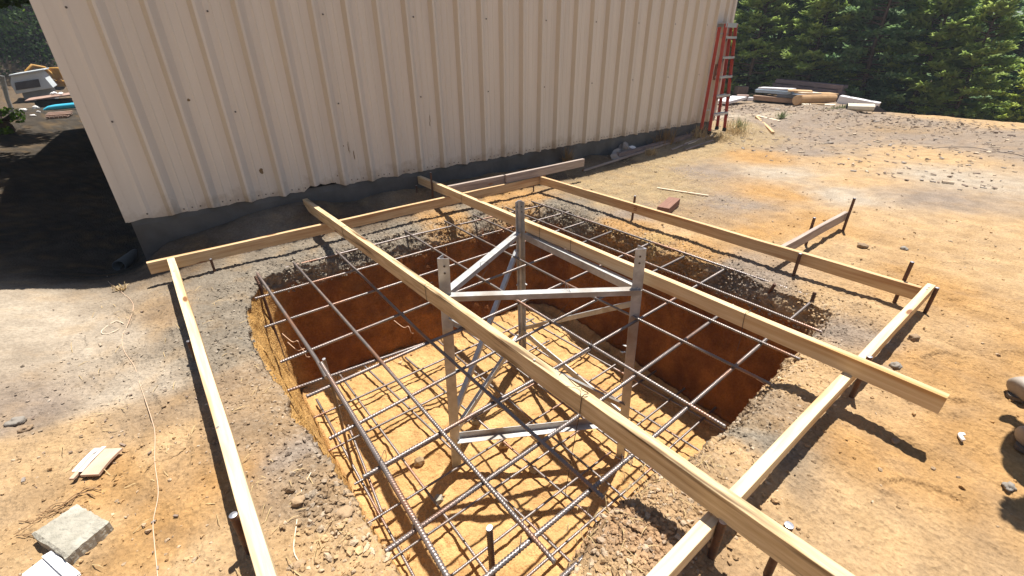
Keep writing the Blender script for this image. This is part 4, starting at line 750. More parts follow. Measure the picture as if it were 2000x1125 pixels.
# weeds
def tuft(x, y, n, L, mt, label, name='weed_tuft', cat='weed', spread=.06, wd=.002, g_='weed tufts at the foot of the wall', up=1.0):
    mb = MB(); xs = x+RNG.normal(0, spread*.45, n); ys = y+RNG.normal(0, spread*.25, n); ys = np.minimum(ys, 3.39) if y > 3 else ys
    blades(mb, xs, ys, [gz(a, b) for a, b in zip(xs, ys)], RNG.uniform(.4, 1.1, n)*L, RNG.uniform(.5, 1.5, n)*up, wd); tag(mb.build(name, mt), label, cat, g_)
tuft(3.36, 3.33, 120, .22, brown_m, 'brown weed tuft in the shade behind the sticking out board')
tuft(5.05, 3.33, 200, .24, brown_m, 'wide dark brown weeds growing against the foundation', spread=.25)
tuft(5.75, 3.30, 220, .2, straw_m, 'straw coloured weeds left of the ladder foot', spread=.2)
tuft(6.05, 3.15, 160, .12, straw_m, 'short dry grass around the ladder feet', spread=.22)
tuft(4.55, 3.17, 130, .09, straw_m, 'straw tuft at the end of the weathered boards', spread=.1)
tuft(6.55, 3.25, 260, .2, straw_m, 'dry grass clump just right of the ladder', spread=.3)
tuft(6.75, 3.3, 160, .24, green_m, 'green feathery weed right of the ladder', spread=.14)
tuft(-.33, 2.97, 40, .05, straw_m, 'little grass tuft at the shadow edge near the string', spread=.04, g_='grass wisps by the form boards')
tuft(.62, .47, 22, .05, straw_m, 'wisps of straw on the mound at the front pit edge', spread=.12, g_='grass wisps by the form boards')
tuft(.92, .50, 40, .05, straw_m, 'straw spilling over the front pit edge below the stained cross board', spread=.14, g_='grass wisps by the form boards')
tuft(8.3, 4.05, 90, .17, green_m, 'grey green weed on the path beyond the ladder', spread=.16, wd=.003)
tuft(10.9, 4.3, 120, .10, green_m, 'low green weeds in front of the timber pile', spread=.9, wd=.004)
tuft(12.6, 5.9, 40, .30, straw_m, 'tall dry branching weed behind the timber pile', spread=.3, wd=.004)

# ---------------------------------------------------------------- the person whose boots show at the right edge
def skinmesh(name, J, E_, mt, parent=None, sub=2):
    me = bpy.data.meshes.new(name); me.from_pydata([Vector(p[:3])*S for p in J], E_, []); o = bpy.data.objects.new(name, me); C.objects.link(o); me.materials.append(mt)
    o.modifiers.new('skin', 'SKIN').use_smooth_shade = True
    for i, p in enumerate(J): r = p[3]*S; o.data.skin_vertices[0].data[i].radius = (r, (p[4] if len(p) > 4 else p[3])*S); o.data.skin_vertices[0].data[i].use_root = (i == 0)
    s_ = o.modifiers.new('sub', 'SUBSURF'); s_.levels = sub; s_.render_levels = sub; o['_b'] = (0, 0, 0)
    if parent: o.parent = parent; o.location = -Vector(parent['_b'])
    return o
def make_person():
    g = gz(2.2, -.25); cx, cy = 2.17, -.27; k = 1/S
    fwd = Vector((-.78, .62, 0)).normalized(); lat = Vector((fwd.y, -fwd.x, 0))
    root = empty('person', (cx, cy, g), 'person in brown work boots and jeans at the right edge, only boot toes in view', 'person')
    skin = mat('skin', (.55, .33, .23), (.5, .29, .2), 5, .6); jean = mat('denim', (.06, .09, .16), (.09, .12, .2), 30, .9); shirt = mat('shirt_grey', (.22, .22, .2), (.18, .18, .17), 10, .9)
    boot = mat('boot_leather', (.36, .31, .26), (.26, .22, .18), 9, .6, bump=.2, spec=.4); sole = mat('boot_sole', (.16, .13, .10), None, 9, .9); hair = mat('hair_brown', (.07, .04, .02), None, 20, .8)
    toes = [Vector((2.165, -.115, g)), Vector((1.86, -.175, g))]; lean = .48; feet = []
    hip = Vector((cx, cy, g+.93*k)); J = [(hip.x, hip.y, hip.z, .14*k, .11*k)]; E_ = []
    def add(p, r, par, r2=None): J.append((p.x, p.y, p.z, r, r2 or r)); E_.append((par, len(J)-1)); return len(J)-1
    w1 = add(hip+Vector((0, 0, .2*k)), .135*k, 0, .1*k); ch = add(hip+Vector((0, 0, .42*k)), .16*k, w1, .11*k); nk0 = add(hip+Vector((0, 0, .53*k)), .085*k, ch); nk = add(hip+fwd*.02+Vector((0, 0, .60*k)), .058*k, nk0)
    h1 = add(hip+fwd*.03+Vector((0, 0, .68*k)), .082*k, nk, .09*k); h2 = add(hip+fwd*.03+Vector((0, 0, .77*k)), .085*k, h1, .095*k)
    for s_, toe in ((-1, toes[0]), (1, toes[1])):
        an = toe-fwd*.27*k+Vector((0, 0, .09*k)); kn = hip.lerp(an, .5)+fwd*.03*k; hj = hip+(an-hip).cross(Vector((0, 0, 1))).normalized()*0; side = lat*s_*(-1)
        d = (toe-hip).dot(lat); side = lat*(1 if d > 0 else -1)
        a = add(hip+side*.10*k-Vector((0, 0, .05*k)), .105*k, 0); b = add(kn+side*.03*k, .072*k, a); c = add(an+Vector((0, 0, .08*k)), .055*k, b)
        feet.append((toe, an))
        sh = add(hip+side*.19*k+Vector((0, 0, .47*k)), .068*k, ch); el = add(hip+side*.26*k+Vector((0, 0, .19*k))-fwd*.02, .048*k, sh); wr = add(hip+side*.25*k+fwd*.10*k-Vector((0, 0, .05*k)), .034*k, el)
        pm_ = add(hip+side*.25*k+fwd*.12*k-Vector((0, 0, .13*k)), .036*k, wr, .02*k)
        for q, (o_, L) in enumerate(((-.028, .070), (-.010, .082), (.009, .078), (.027, .062))):
            b0 = hip+side*.25*k+fwd*(.12*k+o_*k)-Vector((0, 0, .15*k)); f1_ = add(b0-Vector((0, 0, L*.5*k)), .009*k, pm_); add(b0-Vector((0, 0, L*k))-side*.018*k, .008*k, f1_)
        add(hip+side*.235*k+fwd*.175*k-Vector((0, 0, .14*k)), .010*k, pm_)
    J = [tuple(j) if j[2] <= hip.z else ((j[0]+fwd.x*lean*(j[2]-hip.z), j[1]+fwd.y*lean*(j[2]-hip.z))+tuple(j[2:])) for j in J]
    body = skinmesh('body', J, E_, skin, root)
    # clothes as slightly wider skins
    T = [(hip.x, hip.y, hip.z, .15*k, .12*k)]+[tuple(J[i][:3])+(J[i][3]+.012*k, (J[i][4])+.012*k) for i in (1, 2, 3)]
    idx = [i for i, j in enumerate(J)]
    Te = [(0, 1), (1, 2), (2, 3)]; sh = [i for i in idx if abs(J[i][3]-.068*k) < 1e-9]
    for i in sh: T.append(tuple(J[i][:3])+(.08*k, .08*k)); Te.append((2, len(T)-1)); T.append(tuple(Vector(J[i][:3]).lerp(Vector(J[i+1][:3]), .8))+(.062*k, .062*k)); Te.append((len(T)-2, len(T)-1))
    skinmesh('shirt', T, Te, shirt, root)
    T = [(hip.x, hip.y, hip.z-.01, .155*k, .125*k)]; Te = []
    for i in [i for i in idx if abs(J[i][3]-.105*k) < 1e-9]:
        b0 = 0
        for j, r in ((i, .115), (i+1, .085), (i+2, .075)): T.append(tuple(J[j][:3])+(r*k, r*k)); Te.append((b0, len(T)-1)); b0 = len(T)-1
    skinmesh('trousers', T, Te, jean, root)
    for toe, an in feet:
        d = Vector((toe.x-an.x, toe.y-an.y, 0)).normalized(); t = Vector((toe.x, toe.y, 0)); u = .01
        J2 = [(an.x, an.y, g+.17*k, .062*k, .062*k), (an.x, an.y, g+.085*k, .062*k, .058*k), (*(t-d*.14*k)[:2], g+.064*k, .066*k, .056*k), (*(t-d*.075*k)[:2], g+.056*k, .074*k, .060*k), (*(t-d*.045*k)[:2], g+.050*k, .066*k, .050*k), (*(an.xy-d.xy*.04*k), g+.06*k, .05*k, .05*k)]
        bt = skinmesh('boot', J2, [(0, 1), (1, 2), (2, 3), (3, 4), (1, 5)], boot, root)
        mb = MB(); pl = []; n_ = Vector((-d.y, d.x, 0))
        for (f_, w_) in ((0.032, .0), (.038, .016), (.06, .034), (.10, .042), (.18, .038), (.26, .038), (.315, .032), (.33, 0)): pl.append(t-d*f_*k+n_*w_*k)
        for (f_, w_) in ((.315, .032), (.26, .038), (.18, .038), (.10, .042), (.06, .034), (.038, .016)): pl.append(t-d*f_*k-n_*w_*k)
        mb.prism([(p.x, p.y) for p in pl], g+.002, g+.020*k)
        so_ = mb.build('sole', sole, root); so_.parent = bt; so_.location = Vector(so_['_b'])
    hd = hip+fwd*(.03+lean*.75*k)+Vector((0, 0, .75*k)); mb = MB(); mb.lump(hd+Vector((0, 0, .035*k))-fwd*.02*k, (.098*k, .108*k, .10*k), 3, 0, 3, .08); mb.build('hair', hair, root)
    f = MB()
    for s_ in (-1, 1):
        f.lump(hd+fwd*.085*k+lat*s_*.032*k-Vector((0, 0, .01*k)), (.012*k,)*3, 1, 1, 1, 0); f.lump(hd+lat*s_*.088*k-Vector((0, 0, .02*k)), (.014*k, .014*k, .03*k), 1, 0, 2, .1)
    f.lump(hd+fwd*.10*k-Vector((0, 0, .035*k)), (.014*k, .014*k, .024*k), 1, 0, 2, .1); f.lump(hd+fwd*.088*k-Vector((0, 0, .075*k)), (.02*k, .016*k, .006*k), 2, 2, 2, .1)
    f.build('face', [skin, wire_m, mat('lips', (.4, .16, .13), None, 5, .5)], root)
make_person()

# ---------------------------------------------------------------- timber and sheet pile at the far side of the yard
def far(px, py, z):    # (kept for reference of layout: points measured on the site plan)
    pass
white_m = mat('sheet_white', (.74, .72, .74), (.66, .64, .66), 3, .5); blue_m = mat('sheet_bluegrey', (.36, .45, .55), (.28, .36, .46), 3, .45, .2); cream_m = mat('cream_sheet', (.72, .66, .52), (.62, .56, .43), 3, .7); br_m = mat('carpet_brown', (.40, .25, .13), (.30, .18, .09), 8, .9); gr_m = mat('sheet_slate', (.13, .15, .19), None, 4, .6); purp = mat('timber_purplish', (.23, .18, .19), (.15, .12, .13), 5, .9, stretch=(.8, 9, 9))
def obox(name, c, L, W_, H_, a, mt, label, cat, tilt=0, group=None, roll=0, bev=.01):
    mb = MB(); mb.box((-L/2, -W_/2, 0), (L/2, W_/2, H_)); o = mb.build(name, mt, origin=(0, 0, 0), bevel=bev); o.location = Vector(c)*S; o.rotation_euler = (roll, tilt, a); return tag(o, label, cat, group) if label else o
def pbox(name, p0, p1, W_, H_, z, mt, label, cat, group=None, dz1=0, bev=.008, side=1):
    """box whose near bottom edge runs from p0 to p1"""
    a = Vector((*p0, 0)); b = Vector((*p1, 0)); d = (b-a); L = d.length; mb = MB(); mb.box((0, 0, 0), (L, W_*side, H_)) if side > 0 else mb.box((0, W_*side, 0), (L, 0, H_))
    o = mb.build(name, mt, origin=(0, 0, 0), bevel=bev); o.location = Vector((a.x, a.y, z))*S; o.rotation_euler = (0, -math.atan2(dz1, L), math.atan2(d.y, d.x)); return tag(o, label, cat, group) if label else o
zb_ = [-.12, .03, .155]
for q, lab in enumerate(('bottom', 'middle', 'topmost')):
    pbox('stacked_timber', (12.47+.02*q, 5.53-.03*q), (12.22, 3.86+.02*q), .20, .092, (-.02, .09, .198)[q], purp, lab+' long purplish timber of the low stack behind the pile', 'timber', 'long timbers stacked behind the pile', -.06)
    for t in (.04, .36, .64, .95):
        x, y = 12.47-.25*t, 5.53-1.67*t; pbox('spacer_block', (x, y+.04), (x-.01, y-.04), .16, .03, (-.02, .09, .198)[q]-.03-.06*t, wood_old, 'small dark spacer block under the '+lab+' purplish timber', 'block', 'spacer blocks between timbers')
pbox('plank', (11.47, 5.44), (11.62, 4.42), .5, .10, -.12, mat('plank_brown', (.38, .25, .17), (.28, .18, .12), 6, .85, stretch=(1, 6, 6)), 'brown planks under the sheets at the left of the pile', 'planks', None, -.03)
pbox('metal_sheet', (11.63, 5.49), (11.575, 4.66), .35, .07, .03, blue_m, 'bluish folded metal sheet lying on top of the pile at left', 'sheet', None, .0)
pbox('metal_sheet', (11.66, 5.45), (11.60, 4.70), .25, .035, .105, white_m, 'white metal sheet on top of the bluish one', 'sheet', None, .01)
pbox('slate_panel', (11.57, 4.95), (11.545, 4.34), .3, .075, -.03, gr_m, 'dark slate coloured panel end below the bluish sheet', 'panel', None, -.01)
pbox('plank', (11.30, 4.62), (11.50, 4.20), .3, .03, .115, wood_new, 'thin yellowish plank on the pile nearest the white metal sheet', 'planks', None, -.01)
pbox('plank', (11.28, 4.32), (11.62, 4.06), .3, .03, .085, wood_lath, 'second yellowish plank lying just behind the brown roll', 'planks', None, -.01)
pbox('plank', (11.58, 4.12), (11.93, 3.84), .3, .03, .065, wood_new, 'third yellowish plank, the one at the right end of the brown roll', 'planks', None, -.01)
mb = MB(); V = []; n_ = 18; a = Vector((11.11, 4.22, -.13)); b = Vector((11.80, 3.80, -.13)); d = (b-a).normalized(); nn = Vector((-d.y, d.x, 0))
for e in (a, b):
    for j in range(n_): an = 2*math.pi*j/n_; rr_ = 1+.07*math.sin(3*an+1); V.append(e+nn*(.15+.15*math.cos(an)*rr_)+Vector((0, 0, .105+.105*math.sin(an)*rr_))+d*.03*math.sin(an))
mb.add(V, [(j, (j+1) % n_, n_+(j+1) % n_, n_+j) for j in range(n_)]+[tuple(range(n_))[::-1], tuple(range(n_, 2*n_))], 0, False); tag(mb.build('carpet_roll', br_m, bevel=.015), 'big brown flattened roll in the middle of the pile', 'roll')
pbox('foam_slab', (10.98, 4.10), (11.42, 3.60), .16, .055, -.135, cream_m, 'cream slab lying in front of the brown roll', 'slab')
pbox('wood_strip', (11.02, 3.98), (11.18, 3.79), .05, .02, -.078, wood_new, 'short orange strip lying on the cream slab', 'strip')
pbox('gutter_length', (11.66, 3.76), (11.76, 3.05), .25, .20, -.13, white_m, 'long white sheet metal length slanting down behind the cream duct', 'gutter', None, -.10)
mb = MB(); V = []; a = Vector((10.86, 3.28, -.13)); b = Vector((11.07, 2.90, -.13)); d = (b-a).normalized(); nn = Vector((-d.y, d.x, 0))
for e in (a, b):
    for j in range(8): an = 2*math.pi*(j+.5)/8; V.append(e+nn*(.08+.09*math.cos(an))+Vector((0, 0, .066+.071*math.sin(an))))
mb.add(V, [(j, (j+1) % 8, 8+(j+1) % 8, 8+j) for j in range(8)]); c1 = sum(V[:8], Vector())/8; c2 = sum(V[8:], Vector())/8; V2 = [(c1 if i < 8 else c2)+(v-(c1 if i < 8 else c2))*.88 for i, v in enumerate(V)]; mb.add(V2, [(8+j, 8+(j+1) % 8, (j+1) % 8, j) for j in range(8)], 1)
tag(mb.build('cream_duct', [cream_m, gr_m]), 'open ended cream box duct at the right end of the pile', 'duct')
mb = MB(); a = Vector((11.08, 2.92, -.13)); mb.add([a, a+Vector((.10, -.20, 0)), a+Vector((.04, -.03, .115)), a+Vector((.03, .01, 0)), a+Vector((.13, -.19, 0)), a+Vector((.07, -.02, .115))], [(0, 1, 2), (5, 4, 3), (0, 2, 5, 3), (1, 4, 5, 2), (0, 3, 4, 1)]); tag(mb.build('black_flap', wire_m), 'black triangular flap beside the open end of the cream duct', 'flap')
pbox('crate', (11.89, 6.03), (12.07, 5.86), .3, .19, -.08, mat('crate_brown', (.27, .18, .14), (.2, .13, .1), 7, .9), 'square brown box standing behind the pile at the ladder side', 'box')
pbox('metal_sheet', (10.25, 5.36), (11.05, 5.36), .35, .06, -.13, white_m, 'white corrugated sheets on the ground right of the ladder', 'sheet', None, .05)
pbox('brick_block', (11.03, 5.58), (11.16, 5.37), .16, .09, -.09, mat('block_pinkish', (.42, .30, .26), (.34, .24, .2), 7, .9), 'pinkish brown block beside the white corrugated sheets', 'block')
pbox('foam_slab', (11.13, 5.38), (11.2, 5.28), .12, .07, -.11, white_m, 'small white broken block next to the pinkish one', 'slab')
# dark hose curving over the soil at the far right
gwire([(7.55, 1.25), (7.9, 1.2), (8.15, .98), (8.1, .75), (7.95, .56), (7.75, .40), (7.5, .1)], 'thin dark hose curving over the soil at the right', 'hose', wire_m, .0032, 'hose', .002)

# ---------------------------------------------------------------- things beyond the left corner of the building
def make_camper():
    wm = mat('camper_white', (.62, .66, .68), (.52, .57, .60), 2, .4); dk = mat('camper_glass', (.05, .045, .05), None, 3, .2); tr = mat('camper_trim', (.25, .27, .28), None, 3, .6)
    root = empty('camper_shell', (-2.5, 24.6, -.95), 'old white camper shell with a dark side window and slanting front', 'camper')
    prof = [(-2.98, -.32), (-1.95, -.17), (-2.02, .05), (-2.10, .30), (-2.17, .37), (-2.90, .24), (-3.0, .0)]
    mb = MB(); n = len(prof); V = [(x, 24, z) for x, z in prof]+[(x, 25.7, z) for x, z in prof]
    mb.add(V, [tuple(range(n)), tuple(range(n, 2*n))[::-1]]+[(i, n+i, n+(i+1) % n, (i+1) % n) for i in range(n)]); mb.build('body', wm, root, bevel=.02)
    mb = MB(); V = [(x, y, z) for y in (23.9, 25.8) for x, z in ((-2.93, .24), (-1.98, .40), (-1.98, .44), (-2.93, .285))]; mb.add(V, [(0, 1, 2, 3), (7, 6, 5, 4), (0, 4, 5, 1), (1, 5, 6, 2), (2, 6, 7, 3), (3, 7, 4, 0)]); mb.build('roof', wm, root, bevel=.01)
    mb = MB(); V = [(x, 23.985, z) for x, z in ((-2.93, -.20), (-2.27, -.12), (-2.24, .13), (-2.88, .04))]; mb.add(V+[(x, y-.02, z) for x, y, z in V], [(0, 1, 2, 3), (7, 6, 5, 4), (0, 4, 5, 1), (1, 5, 6, 2), (2, 6, 7, 3), (3, 7, 4, 0)]); mb.build('window', dk, root)
    mb = MB(); V = [(x, y, z) for y in (24.15, 25.5) for x, z in ((-2.85, -.75), (-2.05, -.70), (-2.05, -.19), (-2.85, -.31))]; mb.add(V, [(0, 1, 2, 3), (7, 6, 5, 4), (0, 4, 5, 1), (1, 5, 6, 2), (2, 6, 7, 3), (3, 7, 4, 0)]); mb.build('bed', tr, root, bevel=.02)
    for xx in (-2.7, -2.2):
        m2 = MB(); c = Vector((xx, 24.02, -.72)); m2.tube([c, c+Vector((0, .12, 0))], .17, 20); m2.build('wheel', mat('tyre', (.03, .03, .03), None, 9, .9), root)
make_camper()
def make_excavator():
    ym = mat('machine_yellow', (.50, .27, .05), (.36, .18, .03), 4, .6); root = empty('excavator', (-1.9, 27.5, -.9), 'rusty yellow digging machine parked behind the camper shell', 'digging machine')
    mb = MB(); mb.box((-2.1, 27.0, -.62), (-1.2, 28.2, -.06)); mb.build('body', ym, root, bevel=.05)
    mb = MB(); mb.box((-1.75, 27.2, -.059), (-1.3, 27.9, .45)); mb.build('cab', mat('cab_dark', (.05, .05, .05), None, 3, .3), root, bevel=.04)
    mb = MB(); mb.tube([(-1.9, 26.9, -.1), (-2.2, 26.8, .42), (-2.5, 26.7, .50), (-2.75, 26.6, .28)], .07, 6); mb.build('arm', ym, root)
    mb = MB(); mb.prism([(-2.12, 26.9), (-1.78, 26.7), (-1.72, 27.0), (-2.05, 27.1)], .0, .42); mb.build('bucket', ym, root, bevel=.05)
    mb = MB(); mb.box((-2.2, 27.0, -.95), (-1.1, 27.3, -.625)); mb.box((-2.2, 28.0, -.95), (-1.1, 28.3, -.625)); mb.build('track', wire_m, root, bevel=.1)
make_excavator()
f_ = 1.21; gg = gz(-1.3, 14.5); mb = MB(); mb.tube([(-1.24*f_, 14.52, gg+.02), (-1.16*f_, 14.52, gg+.05), (-1.06*f_, 14.52, gg+.06), (-.8*f_, 14.45, gg+.08), (-.2, 14.4, gg+.09)], .1, 16, rr=[.014, .042, .054, .057, .057]); tag(mb.build('plastic_tube', mat('tarp_blue', (.05, .42, .62), (.08, .5, .7), 4, .35)), 'bright blue tapering plastic tube lying in the dark beyond the building corner', 'tube')
mb = MB(); gg = gz(-1.1, 12.8)
for q in range(5): mb.prism([(-1.32+.063*q, 12.6), (-1.27+.063*q, 12.6), (-1.22+.063*q, 13.3), (-1.27+.063*q, 13.3)], gg+.02, gg+.055)
for q in range(3): mb.prism([(-1.32, 12.65+.25*q), (-.95, 12.65+.25*q), (-.95, 12.72+.25*q), (-1.32, 12.72+.25*q)], gg+.056, gg+.08)
tag(mb.build('pallet', mat('pallet_wood', (.42, .30, .24), (.3, .2, .16), 12, .9)), 'small slatted pallet lying below the blue tube', 'pallet')
root = empty('covered_stack', (-1.65, 19, -.5), 'weathered brown sheet lying on a low dark stack in front of the camper shell', 'stack')
mb = MB(); V = [(x*1.233, y, 1-(1-z)*1.233) for y in (18.5, 19.6) for x, z in ((-1.80, .01), (-1.38, .055), (-.9, .10), (-.9, .125), (-1.38, .08), (-1.78, .035))]; mb.add(V, [(0, 1, 2, 3, 4, 5), (11, 10, 9, 8, 7, 6)]+[(i, 6+i, 6+(i+1) % 6, (i+1) % 6) for i in range(6)]); mb.build('sheet', mat('ply_brown', (.38, .25, .2), (.26, .17, .13), 6, .9), root)
mb = MB(); mb.box((-2.05, 18.7, -.7), (-1.1, 19.5, -.235)); mb.build('stack_body', mat('rubbish_dark', (.05, .04, .035), (.03, .03, .03), 8, .9), root, bevel=.03)
for i, (x, z, r, Y) in enumerate(((-1.33, .15, .035, 16.2), (-1.50, .065, .04, 14.8), (-1.32, .03, .022, 14.2), (-1.41, -.03, .03, 13.4), (-1.01, .31, .035, 18.7), (-.92, .30, .03, 18.7))):
    f_ = Y/12; zz = gz(x*f_, Y)+r*f_*.5 if i < 4 else 1-(1-z)*f_+.02; mb = MB(); mb.lump((x*f_, Y, zz), (r*1.4*f_, r*f_, r*.8*f_), i+50, 0, 2, .7); tag(mb.build('white_scrap', card_w), ['white scrap farthest back left of the blue tube', 'white crumpled scrap farthest left in the dark', 'small white scrap just left of the blue tube', 'grey white scrap lowest on the dark ground', 'white bundle on the brown sheet, the left one', 'white bundle on the brown sheet nearest the building corner'][i], 'scrap')
mb = MB(); mb.tube([(-1.80, 13, -.25), (-1.76, 13, .2), (-1.69, 13, .60)], .035, 8, rr=[.035, .03, .04]); tag(mb.build('post', mat('post_pale', (.45, .48, .47), (.3, .3, .28), 14, .8)), 'pale mottled upright post left of the camper shell', 'post')

# ---------------------------------------------------------------- trees
def leafmat(name, a, b, tr=.45): return mat(name, a, b, 1.1, .65, transl=tr, spec=.25, detail=3)
bark = mat('bark', (.13, .095, .07), (.08, .055, .04), 6, .9, bump=.5, stretch=(1, 1, .3))
con_m = [leafmat('conifer_green', (.22, .33, .08), (.42, .52, .15)), leafmat('conifer_dark', (.13, .23, .10), (.26, .38, .16)), leafmat('conifer_light', (.30, .42, .07), (.52, .58, .12))]
def conifer(seed, H_, Rb, lm_, nb=130, bare=.02):
    rg = np.random.default_rng(seed); V = []; F = []; mbt = MB(); mbt.tube([(.02*math.sin(i), .02*math.cos(i*2), H_*i/8) for i in range(9)], .05, 8, rr=[.055*H_/4*(1-i/9)+.006 for i in range(9)])
    def quad(c, d, u, L, W_):
        o = len(V); s_ = np.cross(d, u); s_ /= np.linalg.norm(s_)+1e-9; V.extend([c-s_*W_*.5, c+s_*W_*.5, c+d*L+s_*W_*.15, c+d*L-s_*W_*.15]); F.append((o, o+1, o+2, o+3))
    for i in range(nb):
        t = bare+(1-bare)*((i+rg.random())/nb)**.85; z = H_*t; a = rg.uniform(0, 6.283); L = Rb*(1-t)**.75*rg.uniform(.65, 1.15)+.12; dr = -.12+.55*t+rg.normal(0, .08)
        d = np.array((math.cos(a)*math.cos(dr), math.sin(a)*math.cos(dr), math.sin(dr))); p0 = np.array((0, 0, z)); mbt.tube([p0, p0+d*L*.5-np.array((0, 0, .02)), p0+d*L*.92], .01, 4, rr=[.016, .010, .004], cap=False)
        nt_ = int(16+46*L)
        for j in range(nt_):
            s_ = rg.uniform(.22, 1)**.8; side = 1 if j % 2 else -1; lat = np.array((-math.sin(a), math.cos(a), 0)); c = p0+d*L*s_+rg.normal(0, .012, 3); dd = d*.75+lat*side*rg.uniform(.3, 1.1)+np.array((0, 0, rg.uniform(-.25, .35))); dd /= np.linalg.norm(dd)
            tw = (.10+.17*(1-s_))*rg.uniform(.7, 1.3)
            for q in range(3):
                e = dd+rg.normal(0, .28, 3); e /= np.linalg.norm(e); quad(c+dd*tw*q*.4, e, np.array((rg.normal(0, .35), rg.normal(0, .35), 1)), tw*.62, .055)
    me = bpy.data.meshes.new('crown'); me.from_pydata((np.array(V)*S).tolist(), [], F); me.materials.append(lm_); me.update()
    root = bpy.data.objects.new('conifer_tree', None); C.objects.link(root); root['_b'] = (0, 0, 0)
    t_ = mbt.build('trunk', bark, root, origin=(0, 0, 0)); c = bpy.data.objects.new('crown', me); C.objects.link(c); c.parent = root
    return root
def dup(root):
    r = root.copy(); C.objects.link(r)
    for ch in list(root.children): c = ch.copy(); C.objects.link(c); c.parent = r
    return r
protos = [conifer(1, 3.6, 1.25, con_m[0]), conifer(2, 4.2, 1.3, con_m[1], 150), conifer(3, 3.2, 1.3, con_m[2], 120)]
used = [False]*3
def tree(x, y, k, s_, label, dz=0):
    r = protos[k] if not used[k] else dup(protos[k]); used[k] = True; z = float(broad(np.array([x]), np.array([y]))[0])-.05+dz
    r.location = Vector((x, y, z))*S; r.rotation_euler = (0, 0, random.uniform(0, 6.28)); r.scale = (s_, s_, s_*random.uniform(.92, 1.12)); tag(r, label, 'tree', 'conifers beyond the yard'); return r
words = ['dark conifer', 'yellowish green conifer', 'mid green conifer']
rng2 = random.Random(4); n_t = 0
front = [(10.6, 9.6, 2, 1.0), (11.9, 8.6, 0, 1.0), (12.4, 7.3, 2, .8), (13.4, 7.9, 1, 1.1), (12.9, 6.3, 0, .95), (14.2, 6.4, 1, 1.15), (13.2, 5.0, 0, .9), (14.6, 4.9, 1, 1.1), (13.4, 3.9, 1, .95), (13.6, 2.9, 0, 1.0), (15.0, 3.4, 1, 1.2), (13.3, 2.1, 0, .74), (14.6, 1.7, 1, .76), (13.5, 1.0, 2, .68), (13.9, .2, 0, .66), (15.4, .9, 1, .72), (13.6, -.7, 0, .9), (14.6, -1.3, 1, 1.1), (13.8, -2.2, 0, 1.0), (9.6, 10.6, 0, 1.1), (8.4, 11.8, 2, 1.2)]
ang = sorted(range(len(front)), key=lambda i: -math.atan2(front[i][1], front[i][0])); rank = {i: r_ for r_, i in enumerate(ang)}
num = ['first', 'second', 'third', 'fourth', 'fifth', 'sixth', 'seventh', 'eighth', 'ninth', 'tenth', 'eleventh', 'twelfth', 'thirteenth', 'fourteenth', 'fifteenth', 'sixteenth', 'seventeenth', 'eighteenth', 'nineteenth', 'twentieth', 'twenty first', 'twenty second', 'twenty third', 'twenty fourth', 'twenty fifth', 'twenty sixth']
for i, (x, y, k_, s_) in enumerate(front): tree(x, y, k_, s_, ['mid green', 'dark blue green', 'yellowish green'][k_]+' conifer at the yard edge, '+num[rank[i]]+' from the building side')
back = [(14, 12.5), (16.5, 11), (18.5, 9.8), (17.5, 7.6), (19.5, 6.6), (18, 4.8), (20.5, 5.0), (18.8, 3.6), (18.8, -1.4), (23, 9.5), (24, 6.6), (20, 13), (12, 14.5)]
angb = sorted(range(len(back)), key=lambda i: -math.atan2(back[i][1], back[i][0])); rb_ = {i: r_ for r_, i in enumerate(angb)}
for i, (x, y) in enumerate(back): tree(x, y, 1 if i % 3 else 0, 1.45+.25*rng2.random(), 'taller conifer in the rows farther back, '+num[rb_[i]]+' from the building side')
# far wooded slope
hb = [(30+rng2.uniform(0, 16), rng2.uniform(-8, 24)) for _ in range(60)]; hb = [p for p in hb if p[1] > .27*p[0]]
for i, (x, y, s_) in enumerate(((18.5, 1.2, .95), (19.4, 2.2, 1.02), (20.5, 3.1, 1.1), (18.9, .3, .98), (21.5, 1.9, 1.12), (22.5, 3.6, 1.2), (23.5, 1.0, 1.15))): tree(x, y, 1 if i % 2 else 0, s_*.86, 'slender conifer top in the right corner behind the front row, '+num[i]+' of the group')
for i, (x, y) in enumerate(hb):
    r = tree(x, y, 1 if i % 4 else 0, 1.9+.6*rng2.random(), 'distant conifer on the wooded slope behind the yard'); r['group'] = 'distant conifers on the slope'
hl = [(-9.5, 33), (-7.6, 35), (-5.8, 33.5), (-4.4, 36), (-3.2, 34), (-1.8, 36), (-.6, 33.5), (-11, 30), (-6.6, 38), (-2.6, 39), (-10, 26), (-8, 23)]
for i, (x, y) in enumerate(hl): tree(x, y, 1 if i % 3 else 0, 1.9+.5*rng2.random(), 'dark conifer behind the camper shell, '+num[i]+' of its cluster')['group'] = 'conifers behind the camper shell'
leaf_m = [leafmat('broadleaf_green', (.07, .15, .015), (.15, .25, .03), .45), leafmat('broadleaf_dark', (.03, .07, .015), (.06, .11, .02), .35)]
